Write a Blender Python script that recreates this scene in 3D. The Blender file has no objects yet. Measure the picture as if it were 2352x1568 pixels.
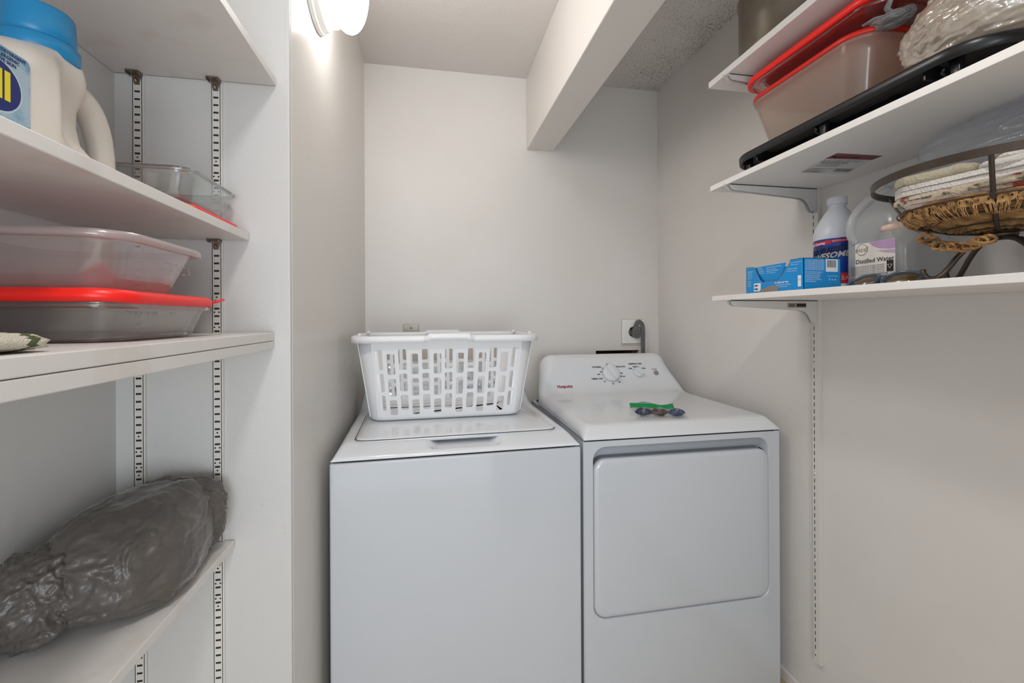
import bpy, bmesh, math, random
from mathutils import Vector, Matrix, noise
random.seed(7)
PI = math.pi
C = bpy.context.scene.collection
scn = bpy.context.scene
# ------------------------------------------------------------------ camera, world, lights, exposure
YAW, ROLL, HC, FPX, CYP = 0.18649, -0.004579, 1.24, 1017.55, 729.5
fw = Vector((math.sin(YAW), math.cos(YAW), 0)); r0 = Vector((math.cos(YAW), -math.sin(YAW), 0)); u0 = Vector((0, 0, 1))
RT = r0*math.cos(ROLL)+u0*math.sin(ROLL); UP = -r0*math.sin(ROLL)+u0*math.cos(ROLL)
cd = bpy.data.cameras.new('camera'); cam = bpy.data.objects.new('camera', cd); C.objects.link(cam)
cd.sensor_width = 36; cd.lens = FPX/2352*36; cd.shift_y = -(784-CYP)/2352; cd.clip_start = 0.02
m3 = Matrix((RT, UP, -fw)).transposed(); cam.matrix_world = Matrix.Translation((0, 0, HC)) @ m3.to_4x4()
scn.camera = cam
w = bpy.data.worlds.new('world'); scn.world = w; w.use_nodes = True
w.node_tree.nodes['Background'].inputs[0].default_value = (0.86, 0.93, 1.0, 1)
w.node_tree.nodes['Background'].inputs[1].default_value = 0.85
def area(name, loc, size, power, col, tgt=None, shape='DISK', sy=None):
    l = bpy.data.lights.new(name, 'AREA'); l.shape = shape; l.size = size; l.energy = power; l.color = col
    if sy: l.size_y = sy
    o = bpy.data.objects.new(name, l); o.location = loc; C.objects.link(o)
    d = (Vector(tgt)-Vector(loc)) if tgt else Vector((0, 0, -1))
    o.rotation_euler = d.to_track_quat('-Z', 'Y').to_euler(); return o
area('hall_ceiling_lamp_light', (0.08, 0.0, 2.34), 0.20, 5.4, (1.0, 0.975, 0.94))
area('doorway_daylight', (0.15, -1.5, 1.05), 0.9, 12.5, (0.90, 0.95, 1.0), (0.2, 1.5, 1.55), 'RECTANGLE', 0.8)
scn.view_settings.view_transform = 'Standard'; scn.view_settings.look = 'None'
scn.view_settings.gamma = 1; scn.view_settings.use_curve_mapping = False
scn.view_settings.exposure = 0.52

# ------------------------------------------------------------------ helpers
def ray(u, v): return fw+RT*((u-1176)/FPX)-UP*((v-CYP)/FPX)
def at(u, v, ax, val):      # the real point seen at a photo pixel on a known plane
    d = ray(u, v); i = 'xyz'.index(ax); o = Vector((0, 0, HC)); return o+d*((val-o[i])/d[i])
def lin(c): return tuple((x/255/12.92 if x/255 <= .04045 else ((x/255+.055)/1.055)**2.4) for x in c)
def node_mat(name):
    m = bpy.data.materials.new(name); m.use_nodes = True; return m, m.node_tree, m.node_tree.nodes['Principled BSDF']
def bump(nt, b, scale, strength, dist=.001, detail=3, kind='NOISE', coord='Object', stretch=None):
    tc = nt.nodes.new('ShaderNodeTexCoord'); src = tc.outputs[coord]
    if stretch:
        mp = nt.nodes.new('ShaderNodeMapping'); mp.inputs['Scale'].default_value = stretch; nt.links.new(src, mp.inputs[0]); src = mp.outputs[0]
    n = nt.nodes.new('ShaderNodeTexNoise' if kind == 'NOISE' else 'ShaderNodeTexVoronoi')
    n.inputs['Scale'].default_value = scale
    if kind == 'NOISE': n.inputs['Detail'].default_value = detail
    nt.links.new(src, n.inputs['Vector'])
    bp = nt.nodes.new('ShaderNodeBump'); bp.inputs['Strength'].default_value = strength; bp.inputs['Distance'].default_value = dist
    nt.links.new(n.outputs[0], bp.inputs['Height'])
    old = b.inputs['Normal'].links
    if old: nt.links.new(old[0].from_socket, bp.inputs['Normal'])
    nt.links.new(bp.outputs[0], b.inputs['Normal']); return n
def mat(name, rgb, rough=.5, metal=0, spec=.5, bumps=(), vary=None, sheen=0, coat=0):
    m, nt, b = node_mat(name)
    b.inputs['Base Color'].default_value = (*lin(rgb), 1); b.inputs['Roughness'].default_value = rough
    b.inputs['Metallic'].default_value = metal; b.inputs['Specular IOR Level'].default_value = spec
    if coat: b.inputs['Coat Weight'].default_value = coat; b.inputs['Coat Roughness'].default_value = .05
    if sheen: b.inputs['Sheen Weight'].default_value = sheen
    for a in bumps: bump(nt, b, **a)
    if vary:
        sc, amt, lo, hi = vary
        tc = nt.nodes.new('ShaderNodeTexCoord'); n = nt.nodes.new('ShaderNodeTexNoise'); n.inputs['Scale'].default_value = sc; n.inputs['Detail'].default_value = 5
        nt.links.new(tc.outputs['Object'], n.inputs['Vector'])
        r = nt.nodes.new('ShaderNodeValToRGB'); r.color_ramp.elements[0].position = lo; r.color_ramp.elements[1].position = hi
        r.color_ramp.elements[0].color = (*lin(amt), 1); r.color_ramp.elements[1].color = (*lin(rgb), 1)
        nt.links.new(n.outputs[0], r.inputs[0]); nt.links.new(r.outputs[0], b.inputs['Base Color'])
    return m
def clear_mat(name, tint, body, opac, rough=.03, fres=1.5, bumps=(), trans=.5):
    """thin-walled clear plastic or glass: see-through tint, some milky body, a fresnel gloss"""
    m = bpy.data.materials.new(name); m.use_nodes = True; nt = m.node_tree; nt.nodes.clear()
    out = nt.nodes.new('ShaderNodeOutputMaterial')
    tr = nt.nodes.new('ShaderNodeBsdfTransparent'); tr.inputs[0].default_value = (*tint, 1)
    df = nt.nodes.new('ShaderNodeBsdfDiffuse'); df.inputs[0].default_value = (*lin(body), 1)
    tl = nt.nodes.new('ShaderNodeBsdfTranslucent'); tl.inputs[0].default_value = (*lin(body), 1)
    mb_ = nt.nodes.new('ShaderNodeMixShader'); mb_.inputs[0].default_value = trans; nt.links.new(df.outputs[0], mb_.inputs[1]); nt.links.new(tl.outputs[0], mb_.inputs[2])
    m1 = nt.nodes.new('ShaderNodeMixShader'); m1.inputs[0].default_value = opac; nt.links.new(tr.outputs[0], m1.inputs[1]); nt.links.new(mb_.outputs[0], m1.inputs[2])
    gl = nt.nodes.new('ShaderNodeBsdfGlossy'); gl.inputs['Roughness'].default_value = rough; gl.inputs[0].default_value = (1, 1, 1, 1)
    fr = nt.nodes.new('ShaderNodeLayerWeight'); fr.inputs[0].default_value = .5
    pw = nt.nodes.new('ShaderNodeMath'); pw.operation = 'POWER'; pw.inputs[1].default_value = 4.2; nt.links.new(fr.outputs['Facing'], pw.inputs[0])
    ma = nt.nodes.new('ShaderNodeMath'); ma.operation = 'MULTIPLY_ADD'; ma.inputs[1].default_value = .6; ma.inputs[2].default_value = ((fres-1)/(fres+1))**2*1.3; nt.links.new(pw.outputs[0], ma.inputs[0])
    m2 = nt.nodes.new('ShaderNodeMixShader'); nt.links.new(ma.outputs[0], m2.inputs[0]); nt.links.new(m1.outputs[0], m2.inputs[1]); nt.links.new(gl.outputs[0], m2.inputs[2])
    nt.links.new(m2.outputs[0], out.inputs[0])
    if bumps:
        bp = None
        for a in bumps:
            tc = nt.nodes.new('ShaderNodeTexCoord'); n = nt.nodes.new('ShaderNodeTexNoise'); n.inputs['Scale'].default_value = a['scale']; n.inputs['Detail'].default_value = a.get('detail', 3)
            n.inputs['Distortion'].default_value = a.get('dst', 0)
            nt.links.new(tc.outputs['Object'], n.inputs['Vector'])
            b2 = nt.nodes.new('ShaderNodeBump'); b2.inputs['Strength'].default_value = a['strength']; b2.inputs['Distance'].default_value = a.get('dist', .002)
            nt.links.new(n.outputs[0], b2.inputs['Height'])
            if bp: nt.links.new(bp.outputs[0], b2.inputs['Normal'])
            bp = b2
        for s in (df, tl, gl, fr): nt.links.new(bp.outputs[0], s.inputs['Normal'])
    return m

class MB:
    def __init__(s): s.v = []; s.f = []; s.m = []; s.sm = []
    def add(s, vs, fs, mi=0, smooth=False):
        o = len(s.v); s.v += [Vector(p) for p in vs]
        for f in fs: s.f.append([i+o for i in f]); s.m.append(mi); s.sm.append(smooth)
        return s
    def box(s, a, b, mi=0):
        x0, x1 = sorted((a[0], b[0])); y0, y1 = sorted((a[1], b[1])); z0, z1 = sorted((a[2], b[2]))
        vs = [(x0, y0, z0), (x1, y0, z0), (x1, y1, z0), (x0, y1, z0), (x0, y0, z1), (x1, y0, z1), (x1, y1, z1), (x0, y1, z1)]
        return s.add(vs, [(0, 3, 2, 1), (4, 5, 6, 7), (0, 1, 5, 4), (1, 2, 6, 5), (2, 3, 7, 6), (3, 0, 4, 7)], mi)
    def loft(s, rings, cap0=True, cap1=True, mi=0, smooth=True, closed=False):
        n = len(rings[0]); vs = [p for r in rings for p in r]; fs = []
        R_ = len(rings)
        for i in range(R_ if closed else R_-1):
            a = i*n; b = ((i+1) % R_)*n
            for k in range(n): fs.append((a+k, a+(k+1) % n, b+(k+1) % n, b+k))
        if cap0 and not closed: fs.append(tuple(reversed(range(n))))
        if cap1 and not closed: fs.append(tuple(range((R_-1)*n, R_*n)))
        return s.add(vs, fs, mi, smooth)
    def grid(s, rows, mi=0, smooth=True, flip=False):
        n = len(rows[0]); vs = [p for r in rows for p in r]; fs = []
        for i in range(len(rows)-1):
            for k in range(n-1):
                q = (i*n+k, i*n+k+1, (i+1)*n+k+1, (i+1)*n+k); fs.append(tuple(reversed(q)) if flip else q)
        return s.add(vs, fs, mi, smooth)
    def tube(s, pts, r, n=10, mi=0, closed=False, flat=None, smooth=True):
        pts = [Vector(p) for p in pts]; rings = []; N = len(pts); prev = None
        for i, p in enumerate(pts):
            if closed: t = pts[(i+1) % N]-pts[i-1]
            else: t = pts[min(i+1, N-1)]-pts[max(i-1, 0)]
            t.normalize()
            if prev is None:
                prev = Vector((0, 0, 1)).cross(t)
                if prev.length < .1: prev = Vector((1, 0, 0)).cross(t)
            prev = (prev-t*prev.dot(t)).normalized(); b = t.cross(prev)
            rr_ = r(i/(N-1)) if callable(r) else r
            fx = flat if flat else 1
            rings.append([p+prev*math.cos(2*PI*k/n)*rr_+b*math.sin(2*PI*k/n)*rr_*fx for k in range(n)])
        return s.loft(rings, True, True, mi, smooth, closed)
    def lathe(s, prof, c=(0, 0, 0), n=40, mi=0, cap=True, axis='z', smooth=True):
        rings = []
        for r, h in prof:
            ring = []
            for k in range(n):
                a = 2*PI*k/n; p = (math.cos(a)*r, math.sin(a)*r, h)
                if axis == 'x': p = (h, math.cos(a)*r, math.sin(a)*r)
                if axis == 'y': p = (math.cos(a)*r, -h, math.sin(a)*r)
                ring.append((p[0]+c[0], p[1]+c[1], p[2]+c[2]))
            rings.append(ring)
        return s.loft(rings, cap, cap, mi, smooth)
    def prism(s, poly, fn, d0, d1, mi=0):
        n = len(poly); vs = [fn(a, b, d0) for a, b in poly]+[fn(a, b, d1) for a, b in poly]
        fs = [tuple(reversed(range(n))), tuple(range(n, 2*n))]+[(k, (k+1) % n, n+(k+1) % n, n+k) for k in range(n)]
        return s.add(vs, fs, mi)
    def text(s, body, size, fn, mi=0, align='CENTER', bold=0, ext=.00015, spacing=1):
        cu = bpy.data.curves.new('t', 'FONT'); cu.body = body; cu.size = size; cu.align_x = align; cu.align_y = 'CENTER'; cu.offset = bold; cu.extrude = ext
        cu.resolution_u = 2; cu.space_character = spacing
        o = bpy.data.objects.new('t', cu); me = o.to_mesh()
        vs = [fn(p.co.x, p.co.y, p.co.z+ext) for p in me.vertices]; fs = [tuple(p.vertices) for p in me.polygons]
        s.add(vs, fs, mi); o.to_mesh_clear(); bpy.data.objects.remove(o); bpy.data.curves.remove(cu); return s
def rrect(hx, hy, r, n=6, cx=0, cy=0):
    r = min(r, hx*.999, hy*.999); out = []
    for (sx, sy, a0) in ((1, 1, 0), (-1, 1, 90), (-1, -1, 180), (1, -1, 270)):
        for k in range(n+1):
            a = math.radians(a0+90*k/n); out.append((cx+sx*(hx-r)+math.cos(a)*r, cy+sy*(hy-r)+math.sin(a)*r))
    return out
def obj(name, mb, mats, parent=None, world=True, bevel=0, seg=2, fix=True):
    me = bpy.data.meshes.new(name); vs = mb.v
    if parent is not None and world:
        root = parent
        while root.parent: root = root.parent
        M = (Matrix.Translation(root.location) @ root.rotation_euler.to_matrix().to_4x4()).inverted(); vs = [M @ p for p in vs]
    loc = Vector((0, 0, 0))
    if parent is None:
        xs = [p.x for p in vs]; ys = [p.y for p in vs]; zs = [p.z for p in vs]
        loc = Vector(((min(xs)+max(xs))/2, (min(ys)+max(ys))/2, min(zs))); vs = [p-loc for p in vs]
    me.from_pydata([tuple(p) for p in vs], [], mb.f)
    for m in (mats if isinstance(mats, (list, tuple)) else [mats]): me.materials.append(m)
    for p, mi, sm in zip(me.polygons, mb.m, mb.sm): p.material_index = mi; p.use_smooth = sm
    if fix:
        bm = bmesh.new(); bm.from_mesh(me); bmesh.ops.recalc_face_normals(bm, faces=bm.faces); bm.to_mesh(me); bm.free()
    o = bpy.data.objects.new(name, me); o.location = loc; C.objects.link(o)
    if parent is not None: o.parent = parent
    if bevel:
        b = o.modifiers.new('bevel', 'BEVEL'); b.width = bevel; b.segments = seg; b.limit_method = 'ANGLE'; b.angle_limit = math.radians(40)
    return o
def tag(o, label, cat, group=None):
    o['label'] = label; o['category'] = cat
    if group: o['group'] = group
    return o
def thing(name, label, cat, loc, rz=0, group=None):
    o = bpy.data.objects.new(name, None); C.objects.link(o); o.location = loc; o.rotation_euler = (0, 0, rz); o.empty_display_size = .05
    return tag(o, label, cat, group)
def struct(name, mb, mats, bevel=0, label=None):
    o = obj(name, mb, mats, bevel=bevel); o['kind'] = 'structure'
    if label: o['label'] = label
    return o

# ------------------------------------------------------------------ materials
fine = dict(scale=260, strength=.18, dist=.001); wavy = dict(scale=14, strength=.25, dist=.004)
M_wall = mat('wall_paint', (228, 224, 220), .42, spec=.45, bumps=(fine, wavy), vary=(2.5, (225, 220, 215), .35, .6))
M_pier = mat('wall_paint_satin', (225, 221, 215), .32, spec=.5, bumps=(dict(scale=180, strength=.22, dist=.001), wavy))
M_pan = mat('pantry_wall_paint', (210, 209, 207), .45, bumps=(dict(scale=220, strength=.25, dist=.001), dict(scale=25, strength=.2, dist=.003)))
M_beam = mat('beam_paint', (230, 225, 220), .45, bumps=(dict(scale=200, strength=.12, dist=.001),))
M_shelf = mat('painted_shelf_white', (226, 222, 218), .4, bumps=(dict(scale=90, strength=.15, dist=.0008, stretch=(8, 1, 1)),), vary=(9, (214, 206, 198), .3, .45))
M_mel = mat('white_melamine', (236, 232, 228), .35, bumps=(dict(scale=300, strength=.05, dist=.0005),))
M_std = mat('white_enamel_metal', (222, 219, 214), .4); M_slot = mat('slot_shadow_dark', (58, 44, 30), .9)
M_brk = mat('grey_enamel_bracket', (212, 211, 209), .35)
M_tin = mat('tarnished_nickel', (140, 128, 116), .38, metal=.8)
M_floor = mat('tan_vinyl_floor', (206, 190, 166), .5, vary=(12, (190, 172, 146), .35, .6))
M_app = mat('white_appliance_enamel', (226, 229, 233), .16, spec=.55, coat=.4)
M_body = mat('white_appliance_steel', (204, 209, 216), .10, spec=.6, coat=.5, bumps=(dict(scale=3, strength=.03, dist=.01),))
M_dark = mat('dark_gap', (30, 30, 32), .7); M_black = mat('black_ink', (28, 28, 30), .6); M_redink = mat('red_ink', (150, 26, 34), .5)
M_greybtn = mat('grey_button', (138, 140, 142), .4)
M_plw = mat('white_basket_plastic', (236, 237, 240), .28, spec=.5, bumps=(dict(scale=500, strength=.03, dist=.0004),))
M_red = mat('red_lid_plastic', (246, 34, 26), .35); M_red2 = mat('dark_red_lid_plastic', (222, 40, 30), .38)
M_glass = clear_mat('clear_glass', (.86, .885, .88), (200, 208, 206), .04, .02, 2.0, bumps=(dict(scale=22, strength=.25, dist=.004),))
M_pinkbin = clear_mat('frosted_clear_plastic', (.93, .91, .91), (232, 222, 220), .24, .14, 1.8, bumps=(dict(scale=60, strength=.06),))
M_tanbin = clear_mat('milky_plastic', (.92, .89, .87), (240, 228, 214), .45, .15, 1.4, bumps=(dict(scale=9, strength=.1),), trans=.65)
M_jug = mat('ivory_jug_plastic', (232, 224, 214), .35); M_blue = mat('blue_cap_plastic', (30, 140, 196), .35)
M_chrome = mat('brushed_chrome', (190, 190, 190), .2, metal=1)
M_bronze = mat('dark_bronze_metal', (78, 68, 60), .38, metal=.7, bumps=(dict(scale=120, strength=.15),))
M_blk = mat('black_plastic', (22, 22, 24), .3, bumps=(dict(scale=300, strength=.05),)); M_blktex = mat('black_textured_plastic', (70, 68, 66), .5, bumps=(dict(scale=500, strength=.8, dist=.002),))

M_gedge, nt_, b_ = node_mat('glass_edge'); b_.inputs['Transmission Weight'].default_value = 1; b_.inputs['Roughness'].default_value = .03; b_.inputs['IOR'].default_value = 1.48; b_.inputs['Base Color'].default_value = (.86, .92, .91, 1)
def glass_rim(t, cx, cy, z, hx, hy, r, rad=.0032):
    obj('rim', MB().tube([(x, y, z) for x, y in rrect(hx, hy, r, 9, cx, cy)], rad, 10, closed=True), M_gedge, t)
def foot_rim(t, cx, cy, z, hx, hy, r, rad=.0022):
    obj('foot_ring', MB().tube([(x, y, z) for x, y in rrect(hx, hy, r, 9, cx, cy)], rad, 8, closed=True), M_gedge, t)
# ------------------------------------------------------------------ room
XL, YC, YB, XR, XD, ZC = -.275, .968, 2.051, 1.135, -.585, 2.372
YN = -.9
def ceiling_material():
    m, nt, b = node_mat('textured_ceiling'); b.inputs['Roughness'].default_value = .75
    bump(nt, b, 150, .55, .003, 4); bump(nt, b, 18, .3, .006)
    tc = nt.nodes.new('ShaderNodeTexCoord'); ge = nt.nodes.new('ShaderNodeNewGeometry')
    n = nt.nodes.new('ShaderNodeTexNoise'); n.inputs['Scale'].default_value = 300; n.inputs['Detail'].default_value = 3; nt.links.new(ge.outputs['Position'], n.inputs['Vector'])
    n2 = nt.nodes.new('ShaderNodeTexNoise'); n2.inputs['Scale'].default_value = 7; nt.links.new(ge.outputs['Position'], n2.inputs['Vector'])
    sx = nt.nodes.new('ShaderNodeSeparateXYZ'); nt.links.new(ge.outputs['Position'], sx.inputs[0])
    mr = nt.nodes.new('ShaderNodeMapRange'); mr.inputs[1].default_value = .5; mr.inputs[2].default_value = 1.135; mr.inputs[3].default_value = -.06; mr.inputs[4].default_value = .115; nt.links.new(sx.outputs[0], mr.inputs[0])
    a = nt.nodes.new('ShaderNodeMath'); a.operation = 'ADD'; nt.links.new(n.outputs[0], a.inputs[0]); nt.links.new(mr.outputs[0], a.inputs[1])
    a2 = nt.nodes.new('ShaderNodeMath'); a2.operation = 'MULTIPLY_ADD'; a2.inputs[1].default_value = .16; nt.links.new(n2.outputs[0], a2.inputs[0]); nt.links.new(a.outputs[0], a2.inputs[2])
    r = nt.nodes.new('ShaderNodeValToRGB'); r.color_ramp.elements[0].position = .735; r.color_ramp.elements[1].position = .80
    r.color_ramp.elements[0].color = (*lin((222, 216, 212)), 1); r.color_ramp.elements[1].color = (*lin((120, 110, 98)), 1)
    nt.links.new(a2.outputs[0], r.inputs[0]); nt.links.new(r.outputs[0], b.inputs['Base Color']); return m
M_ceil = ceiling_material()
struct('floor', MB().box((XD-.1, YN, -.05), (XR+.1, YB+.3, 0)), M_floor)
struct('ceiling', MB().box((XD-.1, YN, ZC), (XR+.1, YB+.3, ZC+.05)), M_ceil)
# back wall with the ragged vent opening behind the dryer
hx0, hx1, hz0, hz1 = .803, 1.03, .86, 1.077
b = MB().box((XL-.1, YB, 0), (hx0, YB+.02, ZC)).box((hx1, YB, 0), (XR+.1, YB+.02, ZC)).box((hx0, YB, 0), (hx1, YB+.02, hz0)).box((hx0, YB, hz1), (hx1, YB+.02, ZC))
b.box((hx0-.02, YB+.12, hz0-.05), (hx1+.02, YB+.13, hz1+.05), 1).box((hx0-.03, YB+.02, hz0-.05), (hx0-.02, YB+.13, hz1+.05), 1).box((hx1-.028, YB+.02, hz0-.05), (hx1+.02, YB+.13, hz1+.05), 2).box((hx0-.02, YB+.02, hz1+.04), (hx1+.02, YB+.13, hz1+.05), 1)
M_cav = mat('dark_wall_cavity', (52, 26, 20), .9); M_stud = mat('wood_stud', (96, 58, 34), .8)
struct('wall_back', b, [M_wall, M_cav, M_stud])
struct('wall_right', MB().box((XR, YN, 0), (XR+.1, YB, ZC)), M_wall)
struct('wall_left', MB().box((XL-.06, YC+.012, 0), (XL, YB, ZC)), M_pier)
struct('wall_pantry_end', MB().box((XD-.1, YC, 0), (XL-.0005, YC+.012, ZC)), M_pan, bevel=.003)
struct('wall_pantry_side', MB().box((XD-.1, YN, 0), (XD, YC, ZC)), M_pan)
struct('trim_1', MB().box((.4603, YN, 2.0355), (.5905, YB, ZC)), M_beam, bevel=.003, label='boxed-in white beam running under the ceiling')
struct('baseboard_right', MB().box((XR-.012, YN, 0), (XR, YB, .10)), M_wall, bevel=.003)
struct('trim_2', MB().box((XR-.024, YN, 0), (XR-.012, YB, .066)), mat('tan_shoe_mould', (196, 172, 132), .5), bevel=.005, label='tan shoe moulding along the right baseboard')
struct('trim_3', MB().box((XL, YC+.004, 0), (XL+.012, YB, .09)), M_pier, bevel=.003, label='painted skirting under the left wall')
struct('wall_added_shade', MB().box((.50, -.47, 0), (XR+.1, -.40, ZC)), M_wall)  # unseen wall, added behind the camera to shade the lower right side
# hairline cracks, nicks of the pantry end wall
cracks = {}
CK = ('chipped paint line on the pier corner low beside the washer', 'small plaster scratch on the pier level with the grey bag')
for (u, v, l, a, lb_) in ((652, 1205, 26, 80, CK[0]), (656, 1228, 30, 97, CK[0]), (597, 1160, 14, 10, CK[1]), (601, 1168, 26, -60, CK[1])):
    p = at(u, v, 'y', YC); k = .00092; ca, sa = math.cos(math.radians(a)), math.sin(math.radians(a))
    pts = [p+Vector((ca*l*k*q/5+random.uniform(-1, 1)*.0006, -.0002, sa*l*k*q/5+random.uniform(-1, 1)*.0006)) for q in range(6)]
    cl = cracks.setdefault(lb_, MB()); cl.tube([q for q in pts if q.x < XL-.001], .0005, 5)
for lb_, cl in cracks.items(): tag(obj('wall_crack', cl, M_std), lb_, 'crack')

# wall lamp
LY, LZ = 1.168, 2.100
t = thing('wall_lamp', 'round white flush wall light with glowing opal glass on the left wall', 'lamp', (XL, LY, LZ))
b = MB().lathe([(0, 0), (.136, 0), (.136, .009), (.133, .012), (.130, .013), (.128, .024), (.125, .027), (.121, .028), (.119, .046), (.11, .05), (0, .05)], (XL, LY, LZ), 64, axis='x')
obj('lamp_base', b, mat('white_lamp_metal', (226, 224, 220), .3), t)
m, nt, bs = node_mat('glowing_opal_glass'); bs.inputs['Base Color'].default_value = (.9, .88, .85, 1); bs.inputs['Emission Color'].default_value = (1, .975, .94, 1); bs.inputs['Emission Strength'].default_value = 12.5
prof = [(.100, .046)]+[(.127*math.cos(math.radians(a))**.9 if a < 90 else 0, .077+.052*math.sin(math.radians(a))) for a in range(-34, 91, 4)]
obj('lamp_globe', MB().lathe(prof, (XL, LY, LZ), 64, axis='x'), m, t)

# ------------------------------------------------------------------ pantry: standards, clips, shelves
SH = [(-.299, 1.7235, .0155), (-.3497, 1.411, .0155), (-.305, 1.2127, .0165), (-.379, .8031, .0155)]
def pantry_standard(x0, x1, label):
    t = thing('shelf_standard', label, 'shelf standard', ((x0+x1)/2, YC, .05), group=None)
    b = MB(); d = .005
    b.box((x0, YC-d, .05), (x1, YC-.0035, 2.33)); b.box((x0-.0004, YC-d, .05), (x0+.0012, YC, 2.33)); b.box((x1-.0012, YC-d, .05), (x1+.003, YC, 2.33))
    xm = (x0+x1)/2; hw = .0046; z = .06; i = 0
    while z < 2.32:
        b.box((xm-hw, YC-d-.0002, z), (xm+hw, YC-d+.0006, z+.0037), 1)
        k = i % 18; zc = z+.0095
        def dot(dx): b.lathe([(0, .0003), (.0015, .0003)], (xm+dx, YC-d, zc), 10, 1, axis='y')
        if k in (5, 10): dot(0)
        if k in (6, 8, ): dot(-.0042); dot(.0042)
        z += .0148; i += 1
    obj('channel', b, [M_std, M_slot], t)
    return t
pantry_standard(-.5524, -.536, 'slotted white shelf standard nearer the pantry back corner')
pantry_standard(-.4165, -.4005, 'slotted white shelf standard nearer the shelf fronts')
shelf_labels = ['top white painted pantry shelf on the left', 'second white pantry shelf from the top, under the detergent jug', 'white pantry shelf board carrying the plastic bin, with a second board under it', 'lowest white pantry shelf, under the grey plastic bag']
for (xf, zt, th), lb in zip(SH, shelf_labels):
    tag(obj('pantry_shelf', MB().box((XD+.001, -.25, zt-th), (xf, YC-.0055, zt)), M_shelf, bevel=.0012), lb, 'shelf')
tag(obj('pantry_shelf', MB().box((XD+.001, -.25, 1.2127-.0335), (-.3055, YC-.0055, 1.2127-.0172)), M_shelf, bevel=.0012), 'extra white board stacked under the third pantry shelf', 'shelf')
def clip(x, zt, label):
    b = MB(); y = YC-.005
    b.prism([(-.0085, 0), (.0085, 0), (.0085, -.004), (.006, -.012), (.0045, -.019), (-.0045, -.019), (-.006, -.012), (-.0085, -.004)], lambda p, q, d: Vector((x+p, y-.0008-d, zt+q)), 0, .0012)
    b.box((x-.0105, y-.018, zt-.0016), (x+.0105, y, zt)); b.box((x-.0105, y-.018, zt-.006), (x-.0095, y-.002, zt)); b.box((x+.0095, y-.018, zt-.006), (x+.0105, y-.002, zt))
    b.tube([(x, y-.002, zt-.010), (x, y-.005, zt-.013), (x, y-.003, zt-.017)], .0022, 8)
    tag(obj('shelf_clip', b, M_tin, bevel=.0004), label, 'shelf clip')
clip(-.5443, 1.7078, 'metal clip under the top pantry shelf on the rear standard')
clip(-.4085, 1.7078, 'metal clip under the top pantry shelf on the front standard')
clip(-.4085, 1.3953, 'metal clip under the second pantry shelf on the front standard')
clip(-.4085, 1.179, 'metal clip hidden under the doubled pantry shelf boards')
clip(-.4085, .7875, 'metal clip under the lowest pantry shelf')

# ------------------------------------------------------------------ right wall: standard, brackets, shelves
XS = XR-.013; SY = 1.119
t = thing('shelf_standard', 'white slotted standard screwed to the right wall under the brackets', 'shelf standard', (XR, SY, .2155))
b = MB().box((XS, SY-.009, .2155), (XS+.002, SY+.009, 2.30)).box((XS, SY-.011, .2155), (XR, SY-.009, 2.30)).box((XS, SY+.009, .2155), (XR, SY+.011, 2.30))
z = .235; i = 0
while z < 2.29:
    b.box((XS-.0002, SY+.0035, z), (XS+.0005, SY+.0062, z+.0125), 1)
    z += .0205; i += 1
obj('channel', b, [M_std, M_slot], t, bevel=.0008)
for z in (.245, .52, .775, 1.1):
    obj('screw', MB().lathe([(0, .0022), (.003, .0018), (.0045, 0), (.0045, -.001)], (XS, SY+.003, z), 14, axis='x').loft([[(0, 0, 0)]*3]*2, False, False) if False else
        MB().lathe([(0, -.0022), (.003, -.0018), (.0045, 0), (.0045, .001)], (XS, SY+.0035, z), 14, axis='x'), M_std, t)
RS = [(1.925, 1.943, 1.198), (1.6145, 1.6295, 1.193), (1.287, 1.3015, 1.186)]
rl = ['highest white shelf on the right wall, under the steel pot', 'middle white shelf on the right wall, under the black tray', 'lowest white shelf on the right wall, under the wire basket']
for (z0, z1, ye), lb in zip(RS, rl):
    tag(obj('wall_shelf', MB().box((.83, -.3, z0), (XR-.002, ye, z1)), M_mel, bevel=.001), lb, 'shelf')
bl = ['grey metal bracket under the highest right shelf', 'grey metal bracket under the middle right shelf', 'grey metal bracket with a small barcode sticker under the lowest right shelf']
for (z0, z1, ye), lb in zip(RS, bl):
    t = thing('shelf_bracket', lb, 'bracket', (XS, SY, z0-.07))
    xw = XS-.0003; poly = [(.838, .0), (.838, -.009), (.842, -.0135), (.849, -.0165), (1.06, -.029), (1.078, -.033), (1.089, -.042), (1.104, -.066), (xw, -.069), (xw, 0)]
    b = MB()
    for ys in (SY+.006, SY-.008): b.prism(poly, lambda p, q, d, ys=ys: Vector((p, ys+d, z0+q-.0003)), 0, .002)
    b.box((.838, SY-.008, z0-.0023), (xw, SY+.008, z0-.0003))
    obj('arm', b, M_brk, t)
    obj('tip_lip', MB().tube([(.849, SY+.0075, z0-.0155), (.841, SY+.0075, z0-.012), (.8365, SY+.0075, z0-.006), (.8275, SY+.0075, z0-.002), (.8275, SY+.0075, z0+.004)], .0012, 8), M_brk, t)
    if z0 < 1.3:
        b = MB(); ys = SY+.0082; b.box((1.026, ys, z0-.0205), (1.085, ys+.0002, z0-.0065))
        # the side that faces the room
        b = MB().box((1.020, SY-.0084, z0-.022), (1.084, SY-.0082, z0-.007)).box((1.05, SY-.0086, z0-.019), (1.082, SY-.0084, z0-.010), 1)
        for k in range(14): b.box((1.024+k*.0016, SY-.0086, z0-.019), (1.0248+k*.0016, SY-.0084, z0-.010), 1)
        obj('sticker', b, [mat('tan_sticker', (170, 160, 148), .5), M_black], t)
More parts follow.
